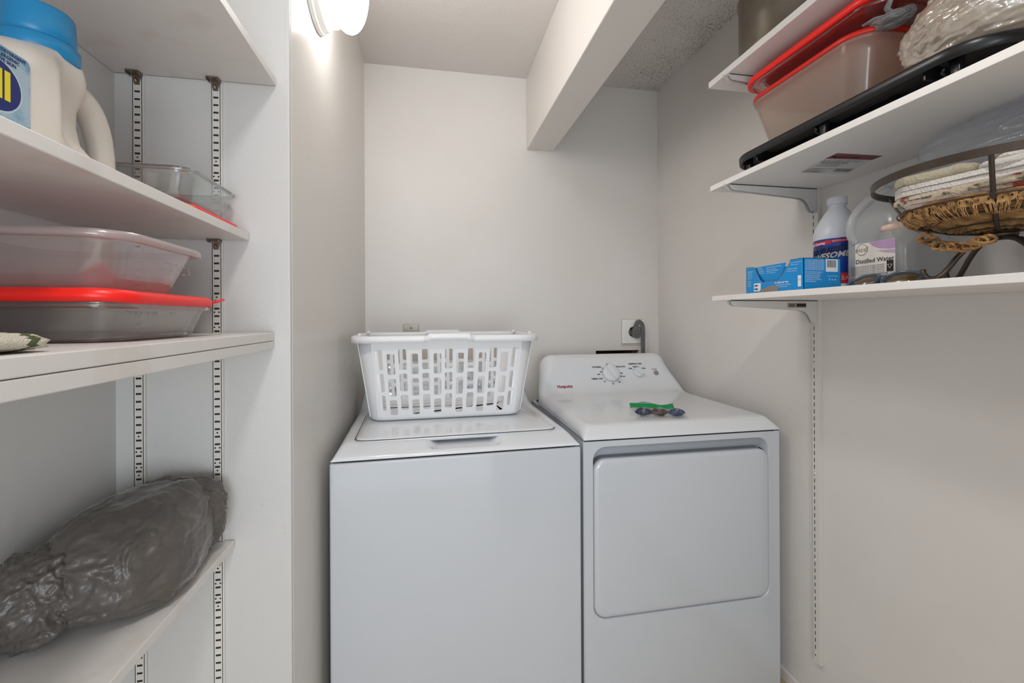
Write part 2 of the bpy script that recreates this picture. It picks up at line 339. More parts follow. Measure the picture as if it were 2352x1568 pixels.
# sticker under the middle shelf
zq = 1.6143
M_lblr = mat('maroon_label', (120, 48, 46), .5); M_clr = mat('pale_label_paper', (214, 212, 211), .45); M_ink = mat('grey_ink', (92, 92, 94), .6)
A = at(1900, 362, 'z', zq); B_ = at(1840, 397, 'z', zq); D_ = at(2025, 358, 'z', zq); yy0 = D_.y
def zl(px_, py_): return at(px_, py_, 'z', zq)
p00, p10 = zl(1838, 398), zl(2025, 357)
x0s, x1s = .935, 1.075
ya, yb = zl(1840, 397).y, zl(2020, 358).y
t = thing('shelf_sticker', 'printed sticker with a maroon band stuck under the middle right shelf', 'sticker', (.99, (ya+yb)/2, zq-.0004))
c1, c2, c3, c4 = zl(1896, 364), zl(1923, 352), zl(2027, 358), zl(2003, 367)
l1, l2 = zl(1838, 396), zl(1944, 399)
dz = Vector((0, 0, -.0002))
obj('paper', MB().add([l1+dz, l2+dz, c4+dz, c1+dz], [(0, 1, 2, 3)]).add([l1, l2, c4, c1], [(0, 1, 2, 3)]), M_clr, t)
obj('colour_band', MB().add([c1+dz*1.5, c4+dz*1.5, c3+dz*1.5, c2+dz*1.5], [(0, 1, 2, 3)]).add([c1, c4, c3, c2], [(0, 1, 2, 3)]), M_lblr, t)
b = MB()
def stk(u_, v_, d): # u across, v from paper foot (0) to band (1)
    a = l1.lerp(l2, u_); c = c1.lerp(c4, u_); return a.lerp(c, v_)+Vector((0, 0, -.0004-d))
def lines(y, x0, x1, h=.022):
    b.add([stk(x0, y, 0), stk(x1, y, 0), stk(x1, y+h, 0), stk(x0, y+h, 0)], [(0, 1, 2, 3)])
for y in (.05, .10, .15, .21, .27): lines(y, .02, random.uniform(.28, .5))
for y in (.33, .5, .57, .64, .71): lines(y, .08, random.uniform(.5, .72))
for k in range(16): b.add([stk(.62+k*.022, .15, 0), stk(.632+k*.022, .15, 0), stk(.632+k*.022, .38, 0), stk(.62+k*.022, .38, 0)], [(0, 1, 2, 3)])
b.text('36 IN LAMINATED SHELF', .075, lambda x, y, z: stk(.02+x, .88+y*2, z*.01), 0, 'LEFT')
b.text('REPISA LAMINADA', .07, lambda x, y, z: stk(.02+x, .78+y*2, z*.01), 0, 'LEFT')
obj('lettering', b, M_ink, t)
wm = lambda x, y, z: (c1.lerp(c4, .45+x)).lerp(c2.lerp(c3, .45+x), .42+y)+Vector((0, 0, -.0006))
obj('lettering', MB().text('Rubbermaid', .15, lambda x, y, z: wm(x*.8-.12, y*2.2, z), bold=.002), M_clr, t)

# ------------------------------------------------------------------ appliances
def shell(prof, hw, rad, xs, zsk, warp=None, na=7):
    """pillow-edged top: prof = [(y,z)], hw(i), rad(i) per station; returns MB in local coords (x centred)"""
    rows = []; n = len(prof)
    for i, (y, z) in enumerate(prof):
        a = prof[max(i-1, 0)]; c = prof[min(i+1, n-1)]; ty, tz = c[0]-a[0], c[1]-a[1]; L = math.hypot(ty, tz); ty /= L; tz /= L; ny, nz = -tz, ty
        h = hw(i); r = rad(i); pts = []
        arc = [(h-r+r*math.sin(PI/2*k/na), r*(1-math.cos(PI/2*k/na))) for k in range(1, na+1)]
        L_ = [(-x, o) for x, o in reversed(arc)]+[(x*(h-r), 0) for x in xs]+arc
        row = []
        for x, o in L_:
            p = Vector((x, y-ny*o, z-nz*o))
            if p.z < zsk: p.z = zsk
            if warp: p = warp(p)
            row.append(p)
        e0, e1 = row[0].copy(), row[-1].copy(); e0.z = zsk; e1.z = zsk
        rows.append([e0]+row+[e1])
    rows.append([Vector((p.x, p.y, zsk)) for p in rows[-1]])
    mb = MB().grid(rows)
    return mb
def smooth(p, it=3):
    for _ in range(it):
        q = [p[0]]
        for a, c in zip(p, p[1:]): q += [(a[0]*.75+c[0]*.25, a[1]*.75+c[1]*.25), (a[0]*.25+c[0]*.75, a[1]*.25+c[1]*.75)]
        p = q+[p[-1]]
    return p
def plate_hole(mb, ox0, ox1, oz0, oz1, hole, y, mi=0):
    """front plate (x,z) at depth y with a rounded hole: ring faces between hole and outer rectangle"""
    n = len(hole); cx = sum(p[0] for p in hole)/n; cz = sum(p[1] for p in hole)/n
    out = []
    for (x, z) in hole:
        dx, dz_ = x-cx, z-cz; tx = ((ox1-cx) if dx > 0 else (ox0-cx))/dx if abs(dx) > 1e-9 else 1e9; tz = ((oz1-cz) if dz_ > 0 else (oz0-cz))/dz_ if abs(dz_) > 1e-9 else 1e9
        k = min(tx, tz); out.append((cx+dx*k, cz+dz_*k))
    vs = [(x, y, z) for x, z in hole]+[(x, y, z) for x, z in out]
    fs = [(k, (k+1) % n, n+(k+1) % n, n+k) for k in range(n)]
    # fill corners
    for c in ((ox0, oz0), (ox1, oz0), (ox1, oz1), (ox0, oz1)):
        best = None
        for k in range(n):
            p, q = out[k], out[(k+1) % n]
            onx = lambda s: abs(s[0]-c[0]) < 1e-6; onz = lambda s: abs(s[1]-c[1]) < 1e-6
            if (onx(p) and not onz(p) and onz(q)) or (onz(p) and not onx(p) and onx(q)): best = k
        if best is not None:
            vs.append((c[0], y, c[1])); fs.append((n+best, n+(best+1) % n, len(vs)-1))
    mb.add(vs, fs, mi)
M_gap = M_dark
# --- washer (local: x centred, y from front 0 backwards, z up)
WW = .343
washer = thing('washing_machine', 'white top-loading washer under the laundry basket, left of the dryer', 'washing machine', (.0905, 1.2155, 0), math.radians(1.7))
b = MB().box((-WW, .0, .03), (WW, .655, .8655)); obj('cabinet', b, M_body, washer, world=False, bevel=.006, seg=3)
obj('top_gap', MB().box((-WW+.03, .004, .8655), (WW-.03, .65, .8712)), M_gap, washer, world=False)
for sx in (-1, 1):
    for yy in (.06, .6): obj('foot', MB().lathe([(0, 0), (.02, 0), (.02, .01), (.01, .012), (.01, .032)], (sx*.29, yy, 0), 20), M_dark, washer, world=False)
wp = smooth([(0, .8705), (.003, .879), (.052, .897), (.07, .902), (.11, .904), (.45, .905), (.50, .908), (.545, .93), (.60, 1.02), (.62, 1.058), (.64, 1.067), (.665, 1.0645)], 3)
ilast = len(wp)-1
def whw(i): z = max(q[1] for q in wp[:i+1]); return WW-.001-.012*min(1, max(0, (z-.87)/.04))-.026*max(0, (z-.91)/.15)
def wr(i): z = max(q[1] for q in wp[:i+1]); return .006+.022*min(1, max(0, (z-.872)/.03))+.02*max(0, (z-.91)/.15)
def sstep(a, b_, x): t_ = max(0, min(1, (x-a)/(b_-a))); return t_*t_*(3-2*t_)
def scoop(p):
    if p.y < .12 and p.z < .92:
        w1 = 1-sstep(.072, .112, abs(p.x-.012)); w2 = sstep(.012, .038, p.y)
        p = p.copy(); p.z -= .021*w1*w2
    return p
xs = [-1+2*k/80 for k in range(81)]
obj('top_cover', shell(wp, whw, wr, xs, .8705, scoop), M_app, washer, world=False)
lid = MB(); rings = []
for (ins, z) in ((.004, .8925), (.0, .896), (.0, .9035), (.003, .9065), (.010, .9085)):
    rings.append([(x, y, z) for x, y in rrect(.288-ins, .2-ins, .03, 8, 0, .262)])
lid.loft(rings); obj('lid', lid, M_app, washer, world=False)
g = MB(); g.loft([[(x, y, .9046) for x, y in rrect(.293, .205, .034, 8, 0, .262)], [(x, y, .9056) for x, y in rrect(.293, .205, .034, 8, 0, .262)]]); 
obj('lid_seam', MB().tube([(x, y, .9046) for x, y in rrect(.2905, .2025, .032, 8, 0, .262) if not (y < .09 and abs(x) < .13)], .0010, 6), M_gap, washer, world=False)
def cface(prof_pts):   # frame on the sloping console face
    (y0, z0), (y1, z1) = prof_pts; T = Vector((0, y1-y0, z1-z0)).normalized(); N = Vector((0, -T.z, T.y)); return Vector((0, y0, z0)), T, N
O, T, N = cface(((.5505, .936), (.612, 1.04)))
def drape(prof, p):
    for a, c_ in zip(prof, prof[1:]):
        if a[1] <= p.z <= c_[1] and a[0] > .5: return Vector((p.x, a[0]+(c_[0]-a[0])*(p.z-a[1])/max(1e-6, c_[1]-a[1]), p.z))
    return p
def wf(cx, s): return lambda x, y, z, O=O, T=T, N=N: drape(wp, O+Vector((cx+x, 0, 0))+T*(s+y))+N*(z+.0004)
def knob(root, O, T, N, cx, s, r, h, ang, world=False):
    k = MB(); X = Vector((1, 0, 0)); Pn = lambda a, rr_, hh: O+X*(cx+math.cos(a)*rr_)+T*(s+math.sin(a)*rr_)+N*hh
    n = 40; k.loft([[Pn(2*PI*j/n, rr_, hh) for j in range(n)] for rr_, hh in ((r, -.004), (r, h*.25), (r*.93, h*.42), (r*.8, h*.5), (0.01*r, h*.5))])
    ko = obj('knob', k, M_app, root, world=world)
    ca, sa = math.cos(ang), math.sin(ang); g = MB(); rings = []
    for hh, hl, hwid in ((h*.3, r*.95, r*.36), (h*.8, r*.93, r*.3), (h, r*.86, r*.2)):
        rings.append([O+X*(cx+ca*p-sa*q)+T*(s+sa*p+ca*q)+N*hh for p, q in rrect(hl, hwid, hwid*.9, 5)])
    g.loft(rings); obj('grip', g, M_app, ko, world=world, bevel=.0005)
for cx, s in ((-.19, .045), (-.02, .05), (.13, .045)): knob(washer, O, T, N, cx, s, .022, .022, 1.2)
b = MB()
for (s_, x, y, sz) in (('LOAD SIZE', -.19, .085, .008), ('TEMPERATURE', -.02, .09, .008), ('Cold', -.06, .06, .007), ('Warm', .02, .06, .007), ('Hot', .03, .03, .007), ('NORMAL', .19, .07, .008), ('DELICATES', .20, .045, .008), ('COLORS', .075, .07, .008), ('WHITES', .07, .03, .008), ('QUICK RINSE', .19, .012, .008), ('OPTIONS', .25, .09, .008), ('OFF', .13, .082, .007), ('Small', -.24, .05, .007), ('Large', -.14, .05, .007)):
    obj('lettering', MB().text(s_, sz, wf(x, y), 0), M_black, washer, world=False)

# --- dryer (world square to the wall)
DX, DY = .769, 1.2256; DW = .328
dryer = thing('clothes_dryer', 'white front-loading dryer with dials, right of the washer', 'dryer', (DX, DY, 0))
b = MB()
hx, hz0_, hz1_ = .2945, .352, .861
hole = rrect(hx, (hz1_-hz0_)/2, .04, 8, -.006, (hz0_+hz1_)/2)
dense = []
for k in range(len(hole)):
    p, q = hole[k], hole[(k+1) % len(hole)]; m_ = max(1, int(math.dist(p, q)/.012))
    dense += [(p[0]+(q[0]-p[0])*j/m_, p[1]+(q[1]-p[1])*j/m_) for j in range(m_)]
hole = dense
plate_hole(b, -DW+.004, DW-.004, .03, .8775, hole, 0)
def ringat(k, y, dzt=0): return [(-.006+(x+.006)*k, y, (hz0_+hz1_)/2+(z-(hz0_+hz1_)/2)*k) for x, z in hole]
b.loft([ringat(1, 0), ringat(.994, .0015), ringat(.988, .006), ringat(.975, .03), ringat(.90, .036)], False, True)
b.box((-DW, .004, .03), (-DW+.002, .66, .8795)).box((DW-.002, .004, .03), (DW, .66, .8795)).box((-DW, .655, .03), (DW, .66, .8795)).box((-DW, .004, .03), (DW, .66, .034))
b.grid([[(-DW+.004, 0, z) for z in (.03, .8775)], [(-DW, .004, z) for z in (.03, .8775)]]).grid([[(DW-.004, 0, z) for z in (.03, .8775)], [(DW, .004, z) for z in (.03, .8775)]])
b.box((-DW, .003, .876), (DW, .66, .8775))
obj('cabinet', b, M_body, dryer, world=False)
obj('top_gap', MB().box((-DW+.02, .004, .8775), (DW-.02, .65, .883)), M_gap, dryer, world=False)
for sx in (-1, 1):
    for yy in (.06, .6): obj('foot', MB().lathe([(0, 0), (.02, 0), (.02, .01), (.01, .012), (.01, .032)], (sx*.28, yy, 0), 20), M_dark, dryer, world=False)
# door: bulged slab, rounded corners, hand recess above it
dcx, dcz, dhx, dhz = -.006, (.36+.8245)/2, .2905, (.8245-.36)/2
rings = []
for ins, y in ((.004, .032), (.0, .024), (.0, .004), (.0015, -.0005), (.006, -.003), (.014, -.0042)):
    rings.append([(x, y, z) for x, z in rrect(dhx-ins, dhz-ins, .036, 8, dcx, dcz)])
door = obj('door', MB().loft(rings), M_body, dryer, world=False)
obj('door_seal', MB().loft([[(x, .012, z) for x, z in rrect(.2925, .242, .038, 8, dcx, dcz-.006)], [(x, .029, z) for x, z in rrect(.2925, .242, .038, 8, dcx, dcz-.006)]], False, False), mat('grey_door_edge', (96, 100, 106), .35), door, world=False)
dp = smooth([(0, .882), (.002, .890), (.028, .914), (.04, .919), (.07, .9205), (.46, .921), (.505, .925), (.53, .938), (.565, .98), (.605, 1.045), (.622, 1.068), (.642, 1.077), (.665, 1.0755)], 3)
def dhw(i): z = max(q[1] for q in dp[:i+1]); return DW-.0008-.003*min(1, max(0, (z-.882)/.035))-.030*sstep(.925, 1.06, z)
def dr(i): z = max(q[1] for q in dp[:i+1]); return .004+.026*min(1, max(0, (z-.884)/.03))+.028*sstep(.93, 1.06, z)
obj('top_cover', shell(dp, dhw, dr, [-1+2*k/50 for k in range(51)], .882), M_app, dryer, world=False)
O, T, N = cface(((.5475, .957), (.592, 1.024)))
O = Vector((0, .5475, .957)); 
def onface(u, v):   # photo pixel -> (x, s) on the console face
    Ow = O+Vector((DX, DY, 0)); d = ray(u, v); c = Vector((0, 0, HC)); tt = (Ow-c).dot(N)/d.dot(N); p = c+d*tt-Ow; return p.x, p.dot(T)
def df(u, v): 
    cx, s = onface(u, v); return lambda x, y, z: drape(dp, O+Vector((cx+x, 0, 0))+T*(s+y))+N*(z+.0004)
cx, s = onface(1403, 858); knob(dryer, O, T, N, cx, s, .0385, .036, math.radians(112))
cx, s = onface(1466, 855); knob(dryer, O, T, N, cx, s, .0225, .024, math.radians(135))
cx, s = onface(1507, 856)
b = MB(); n = 24; b.loft([[O+Vector((cx+math.cos(2*PI*j/n)*r_, 0, 0))+T*(s+math.sin(2*PI*j/n)*r_)+N*h_ for j in range(n)] for r_, h_ in ((.0105, -.002), (.0105, .003), (.0095, .004))])
obj('start_button', b, M_greybtn, dryer, world=False)
b = MB()
for (s_, u, v, sz) in (('NORMAL', 1371, 843, .0105), ('DELICATE', 1424, 842, .0105), ('TIMED DRY', 1372, 870, .0105), ('OFF', 1396, 837, .0075), ('OFF', 1375, 860, .0075), ('OFF', 1427, 857, .0075), ('20', 1389, 876, .0075), ('40', 1408, 881, .0075), ('60', 1423, 877, .0075), ('80 min.', 1431, 864, .0075), ('LESS', 1386, 846, .006), ('MORE', 1382, 854, .006),
        ('TEMPERATURE', 1458, 835.5, .0098), ('Medium', 1460, 842, .0085), ('High', 1448, 846, .0085), ('No Heat', 1475, 845.5, .0085)):
    obj('lettering', MB().text(s_, sz*1.0, df(u, v), 0, bold=.0003), M_black, dryer, world=False)
for (u, v) in ((1383, 849), (1393, 873), (1407, 877), (1419, 872.5), (1422, 862.5), (1397, 840), (1382, 859.5), (1422, 856.5), (1455, 847.5)):
    x_, s_ = onface(u, v); n = 10; b.add([O+Vector((x_+math.cos(2*PI*j/n)*.0014, 0, 0))+T*(s_+math.sin(2*PI*j/n)*.0014)+N*.0006 for j in range(n)], [tuple(range(n))])
    obj('dial_mark', b, M_black, dryer, world=False); b = MB()
obj('lettering', MB().text('Hotpoint', .0178, df(1297, 887.5), 0, bold=.0006), M_redink, dryer, world=False)
obj('lettering', MB().text('START', .009, df(1503, 848), 0), M_redink, dryer, world=False)

# --- laundry basket
def laundry_basket():
    cx, cy, z0, z1 = .060, 1.603, .9095, 1.172
    t = thing('laundry_basket', 'white slotted plastic laundry basket standing on the washer lid', 'laundry basket', (cx, cy, z0), math.radians(1.2))
    H = z1-z0
    def dims(h):
        k = h/H; return .248+.036*k, .13+.058*k, .045+.02*k   # half x, half y, corner radius
    def pt(side, q, h, off=0):
        a, b_, r = dims(h); a += off; b_ += off; r += off
        if side == 'F': return Vector((q*(a-r), -b_, h))
        if side == 'B': return Vector((-q*(a-r), b_, h))
        if side == 'R': return Vector((a, q*(b_-r), h))
        if side == 'L': return Vector((-a, -q*(b_-r), h))
    def corner(ix, h, f, off=0):
        a, b_, r = dims(h); a += off; b_ += off; r += off
        sx, sy, a0 = ((1, -1, -90), (1, 1, 0), (-1, 1, 90), (-1, -1, 180))[ix]
        an = math.radians(a0+90*f); return Vector((sx*(a-r)+math.cos(an)*r, sy*(b_-r)+math.sin(an)*r, h))
    mb = MB(); hb = .012
    odd = [(1.066, 1.144), (1.066-.013-.0575, 1.066-.0125), (.944, .996-.0)]
    odd = [(1.078, 1.143), (1.0075, 1.0660), (.946, .9960)]; even = [(1.0625, 1.129), (.992, 1.0495), (.930, .980)]
    def hole_cell(fn, q0, q1, h0, h1, ha, hb_, wq):
        # cell [q0,q1]x[h0,h1], hole centred, half width wq, from ha to hb_
        qc = (q0+q1)/2; hc = (ha+hb_)/2; sx = .0353/(q1-q0)   # metres per q
        hp = rrect(wq*sx, (hb_-ha)/2, .005, 4); n = len(hp); inner = [fn(qc+p/sx, hc+s_) for p, s_ in hp]
        outer = []
        for p, s_ in hp:
            kx = (q1-qc)*sx/abs(p) if abs(p) > 1e-9 else 1e9; up_ = (h1-hc) if s_ > 0 else (hc-h0); kz = up_/abs(s_) if abs(s_) > 1e-9 else 1e9
            outer.append((p, s_, min(kx, kz)))
        oc = []
        # snap corner samples: middle sample of each corner arc goes to the true corner
        for j, (p, s_, k) in enumerate(outer):
            if j % 5 == 2: oc.append(fn(q1 if p > 0 else q0, h1 if s_ > 0 else h0))
            else:
                jj = j % 5; horizontal = (j//5 in (0, 2)) == (jj > 2)  # after the middle in corner 0 we go along the top
                if j//5 in (0, 2): alongtop = jj > 2
                else: alongtop = jj < 2
                if alongtop: oc.append(fn(qc+p/sx, h1 if s_ > 0 else h0))
                else: oc.append(fn(q1 if p > 0 else q0, hc+s_))
        mb.add(inner+oc, [(j, (j+1) % n, n+(j+1) % n, n+j) for j in range(n)], 0, False)
    for side, ncol, mg in (('F', 13, 0), ('B', 13, 0), ('R', 7, 0), ('L', 7, 0)):
        flat_mid = (dims(H/2)[0 if side in 'FB' else 1]-dims(H/2)[2]); dq = .0353/flat_mid; qs = -dq*ncol/2
        fn = lambda q, h, side=side: pt(side, q, h)
        brk = [hb, H]
        # margins beside the columns
        for (qa, qb) in ((-1, qs), (qs+dq*ncol, 1)):
            if qb > qa+1e-6: mb.add([fn(qa, hb), fn(qb, hb), fn(qb, H), fn(qa, H)], [(0, 1, 2, 3)], 0, False)
        for c_ in range(ncol):
            hs = odd if c_ % 2 == 0 else even; q0 = qs+dq*c_; q1 = q0+dq
            hs = sorted([(a-z0, b_-z0) for a, b_ in hs]); bounds = [hb]+[(hs[i][1]+hs[i+1][0])/2 for i in range(2)]+[H]
            for (ha, h_b), lo, hi in zip(hs, bounds, bounds[1:]):
                hole_cell(fn, q0, q1, lo, hi, ha, h_b, dq*.33)
    for ix in range(4):
        mb.grid([[corner(ix, h, f/8) for f in range(9)] for h in (hb, H)])
    # rounded foot and floor
    def loop(h, off): 
        out = []
        for ix in range(4): out += [corner(ix, max(h, 0), f/8, off) for f in range(9)]
        for p in out: p.z = h
        return out
    rings = [loop(hb, 0), loop(.005, -.003), loop(.0015, -.007), loop(0, -.013), loop(0, -.06)]
    mb.loft(rings, False, True)
    o = obj('body', mb, M_plw, t, world=False, fix=True)
    bm = bmesh.new(); bm.from_mesh(o.data); bmesh.ops.remove_doubles(bm, verts=bm.verts, dist=.0004); bmesh.ops.recalc_face_normals(bm, faces=bm.faces); bm.to_mesh(o.data); bm.free()
    s = o.modifiers.new('wall', 'SOLIDIFY'); s.thickness = .0028; s.offset = -1
    # rolled rim, widened at the two long-side handles
    rim = MB(); rings = []
    base = []
    for ix in range(4):
        base += [(corner(ix, H, f/8), ix, f) for f in range(9)]
        nxt = ('R', 'B', 'L', 'F')[ix]
        k = 64 if nxt in 'FB' else 8
        base += [(pt(nxt, -1+2*j/k, H), nxt, j) for j in range(1, k)]
    secs = ((-.0015, -.004), (-.0015, .010), (.004, .0135), (.014, .0135), (.019, .010), (.0215, -.008), (.0195, -.008), (.017, .006), (.010, .0105), (.001, .0105), (.0005, -.004))
    rows = []
    cnt = Vector((0, 0, H))
    for off, dz_ in secs:
        row = []
        for p, tg, j in base:
            if isinstance(tg, str): nrm = {'F': Vector((0, -1, 0)), 'B': Vector((0, 1, 0)), 'R': Vector((1, 0, 0)), 'L': Vector((-1, 0, 0))}[tg]
            else:
                a0 = (-90, 0, 90, 180)[tg]; an = math.radians(a0+90*j/8); nrm = Vector((math.cos(an), math.sin(an), 0))
            up = 0
            if tg in ('F', 'B') and abs(p.x) < .072: up = .0075*(1-sstep(.060, .072, abs(p.x)))
            row.append(p+nrm*(off*(1+(.35 if up else 0)))+Vector((0, 0, dz_+up)))
        rows.append(row)
    rim.loft(rows, False, False, closed=True); obj('rim', rim, M_plw, t, world=False)
    for sx in (-1, 1):
        for sy in (-1, 1):
            obj('corner_stud', MB().lathe([(0, .009), (.004, .008), (.007, .004), (.008, -.002)], (sx*.277, sy*.13, H+.0125), 16), M_plw, t, world=False)
laundry_basket()

# --- zip bag on the dryer
def zip_bag():
    zd = .9218
    t = thing('zip_bag', 'clear zip bag with a green seal lying on the dryer top', 'plastic bag', (.775, 1.40, zd))
    a, b_ = at(1447, 936, 'z', zd+.004), at(1548, 938, 'z', zd+.004); X = (b_-a).normalized(); L = (b_-a).length; Y = Vector((-X.y, X.x, 0))
    if Y.y < 0: Y = -Y
    def P(x, y, z): return a+X*x+Y*y+Vector((0, 0, z))
    n = 26
    def wave(q): return .002*math.sin(q*7)+.0016*math.sin(q*13+1)
    s = MB().grid([[P(L*k/n, y, .001+wave(k/n*1.0)+z) for k in range(n+1)] for y, z in ((-.004, 0), (.002, .003), (.009, .007), (.015, .011))]); o = obj('seal', s, mat('green_zip_seal', (20, 150, 84), .35), t); o.modifiers.new('t', 'SOLIDIFY').thickness = .0008
    s = MB().grid([[P(L*k/n, y, .0012+wave(k/n)-.0005) for k in range(n+1)] for y in (-.0075, -.004)]); o = obj('seal_edge', s, mat('grey_seal_line', (136, 118, 112), .5), t); o.modifiers.new('t', 'SOLIDIFY').thickness = .0008
    s = MB().grid([[P(L*q, .013+hh*sstep(.0, .18, min(q-.1, .62-q)) , .010+hh*.4*max(0, 1-abs(q-.36)*3)) for q in [.12+.5*j/14 for j in range(15)]] for hh in (0, .008, .016)])
    M_film = clear_mat('clear_film', (.97, .97, .97), (235, 235, 238), .04, .06, 1.5, bumps=(dict(scale=70, strength=.7, dist=.004, dst=1.5),))
    o = obj('flap', s, clear_mat('pale_green_film', (.8, .93, .86), (150, 215, 185), .5, .1, 1.3), t); o.modifiers.new('t', 'SOLIDIFY').thickness = .0004
    rows = []
    for j in range(25):
        y = -.005-.125*j/24; row = []
        for k in range(31):
            q = k/30; x = L*(-.02+1.0*q)+.018*(j/24)
            hgt = .004+ (.021*math.exp(-((y+.098)/.028)**2))*(.55+.45*abs(math.sin(q*9.5)))*sstep(0, .1, q)*sstep(0, .1, 1-q)
            hgt += .002*noise.noise(Vector((q*14, j*.5, 3)))
            row.append(P(x, y, max(.0006, hgt-.003)))
        rows.append(row)
    mb = MB().grid(rows); lowr = [[Vector((p.x, p.y, zd+.0003)) for p in r] for r in rows]; mb.grid(lowr)
    obj('film', mb, M_film, t)
    specs = [('dark navy wrapped bundle at the left inside the zip bag', .030, (18, 34, 70), .016), ('brown and navy wrapped bundle in the middle of the zip bag', .078, (70, 44, 40), .016), ('blue wrapped bundle at the right inside the zip bag', .132, (18, 48, 92), .017)]
    for lb, x, col, rr_ in specs:
        b = bmesh.new(); bmesh.ops.create_icosphere(b, subdivisions=4, radius=1); mb = MB()
        cpt = P(x, -.098, 0); cpt.z = zd+.0122
        vs = []
        for v_ in b.verts:
            p = v_.co.copy(); d = 1+.22*noise.noise(p*2.2+Vector((x*90, 0, 0)))+.08*noise.noise(p*6)
            vs.append(cpt+X*(p.x*.026*d)+Y*(p.y*.016*d)+Vector((0, 0, p.z*.0115*d)))
        fs = [tuple(q.index for q in f.verts) for f in b.faces]; b.free(); mb.add(vs, fs, 0, True)
        zmin = min(v_.z for v_ in mb.v)
        for v_ in mb.v: v_.z += zd+.0007-zmin if False else 0; v_.z = max(v_.z, zd+.0008)
        tag(obj('wrapped_bundle', mb, mat('bundle_foil', col, .22, bumps=(dict(scale=160, strength=.6, dist=.003),), vary=(60, (140, 136, 140), .3, .42))), lb, 'wrapped bundle', 'bundles inside the zip bag')
zip_bag()

# --- outlet, blank plate, cord
t = thing('wall_outlet', 'white dryer outlet plate with a black round receptacle on the back wall', 'outlet', (1.0, YB, 1.165))
a, c = at(1428, 734, 'y', YB), at(1481, 792, 'y', YB)
px0, px1, pz0, pz1 = a.x, a.x+.118, a.z-.118, a.z
obj('cover_plate', MB().box((px0, YB-.007, pz0), (px1, YB-.001, pz1)), mat('white_outlet_plate', (244, 242, 238), .3), t, bevel=.003, seg=3)
obj('plate_outline', MB().box((px0-.003, YB-.0012, pz0-.012), (px1+.003, YB, pz1+.003)), mat('beige_outline', (206, 196, 176), .6), t)  # thin beige border around the plate, wider below it
rc = at(1455, 762, 'y', YB-.007); obj('receptacle', MB().lathe([(0, .001), (.0255, .001), (.027, -.001), (.027, -.004)], (rc.x, YB-.0065, rc.z), 36, axis='y'), M_blk, t)
for dz_ in (.041, -.041): obj('screw', MB().lathe([(0, .001), (.0028, .0005), (.003, -.001)], (px0+.036+.006, YB-.006, rc.z+dz_*.72), 12, axis='y'), M_blk, t)
M_cord = mat('grey_cord_rubber', (104, 102, 100), .5)
t = thing('power_cord', 'thick grey dryer cord plugged into the wall outlet', 'power cord', (rc.x, YB-.03, 1.0))
b = MB(); b.prism([(-.018, -.024), (.010, -.032), (.020, -.022), (.021, .018), (.014, .03), (-.004, .034), (-.012, .018), (-.021, .004)], lambda p, q, d: Vector((rc.x+.006+p, YB-.0075-d, rc.z+q)), 0, .026)
b.lathe([(.012, 0), (.0115, .006), (0, .006)], (rc.x+.006, YB-.033, rc.z-.002), 20, axis='y'); obj('plug', b, M_cord, t, bevel=.003, seg=3)
path = [(rc.x+.006, YB-.021, rc.z+.02), (rc.x+.008, YB-.021, rc.z+.037), (rc.x+.014, YB-.022, rc.z+.049), (rc.x+.024, YB-.023, rc.z+.052), (rc.x+.034, YB-.024, rc.z+.044), (rc.x+.040, YB-.025, rc.z+.03), (rc.x+.042, YB-.026, rc.z+.0), (rc.x+.041, YB-.026, rc.z-.06), (rc.x+.040, YB-.027, rc.z-.12), (rc.x+.036, YB-.03, rc.z-.25), (rc.x+.02, YB-.03, rc.z-.5)]
path = [Vector(p) for p in path]; b = MB()
for off in (-.0062, 0, .0062):
    pts = []
    for i, p in enumerate(path):
        t_ = (path[min(i+1, len(path)-1)]-path[max(i-1, 0)]).normalized(); s_ = Vector((t_.z, 0, -t_.x)); pts.append(p+s_*off)
    b.tube(pts, .0042, 10)
obj('cord', b, M_cord, t)
t = thing('blank_plate', 'glossy beige blank wall plate above the laundry basket', 'wall plate', (-.077, YB, 1.09))
a = at(926, 744, 'y', YB); b = MB().box((a.x, YB-.006, a.z-.115), (a.x+.0695, YB, a.z)); obj('cover_plate', b, mat('beige_gloss_plate', (186, 178, 160), .18, bumps=(dict(scale=30, strength=.3, dist=.002),)), t, bevel=.003, seg=3)
for dz_ in (.018, .097): obj('screw', MB().lathe([(0, .0012), (.003, .0006), (.0035, -.001)], (a.x+.035, YB-.006, a.z-dz_), 12, axis='y'), M_blk, t)

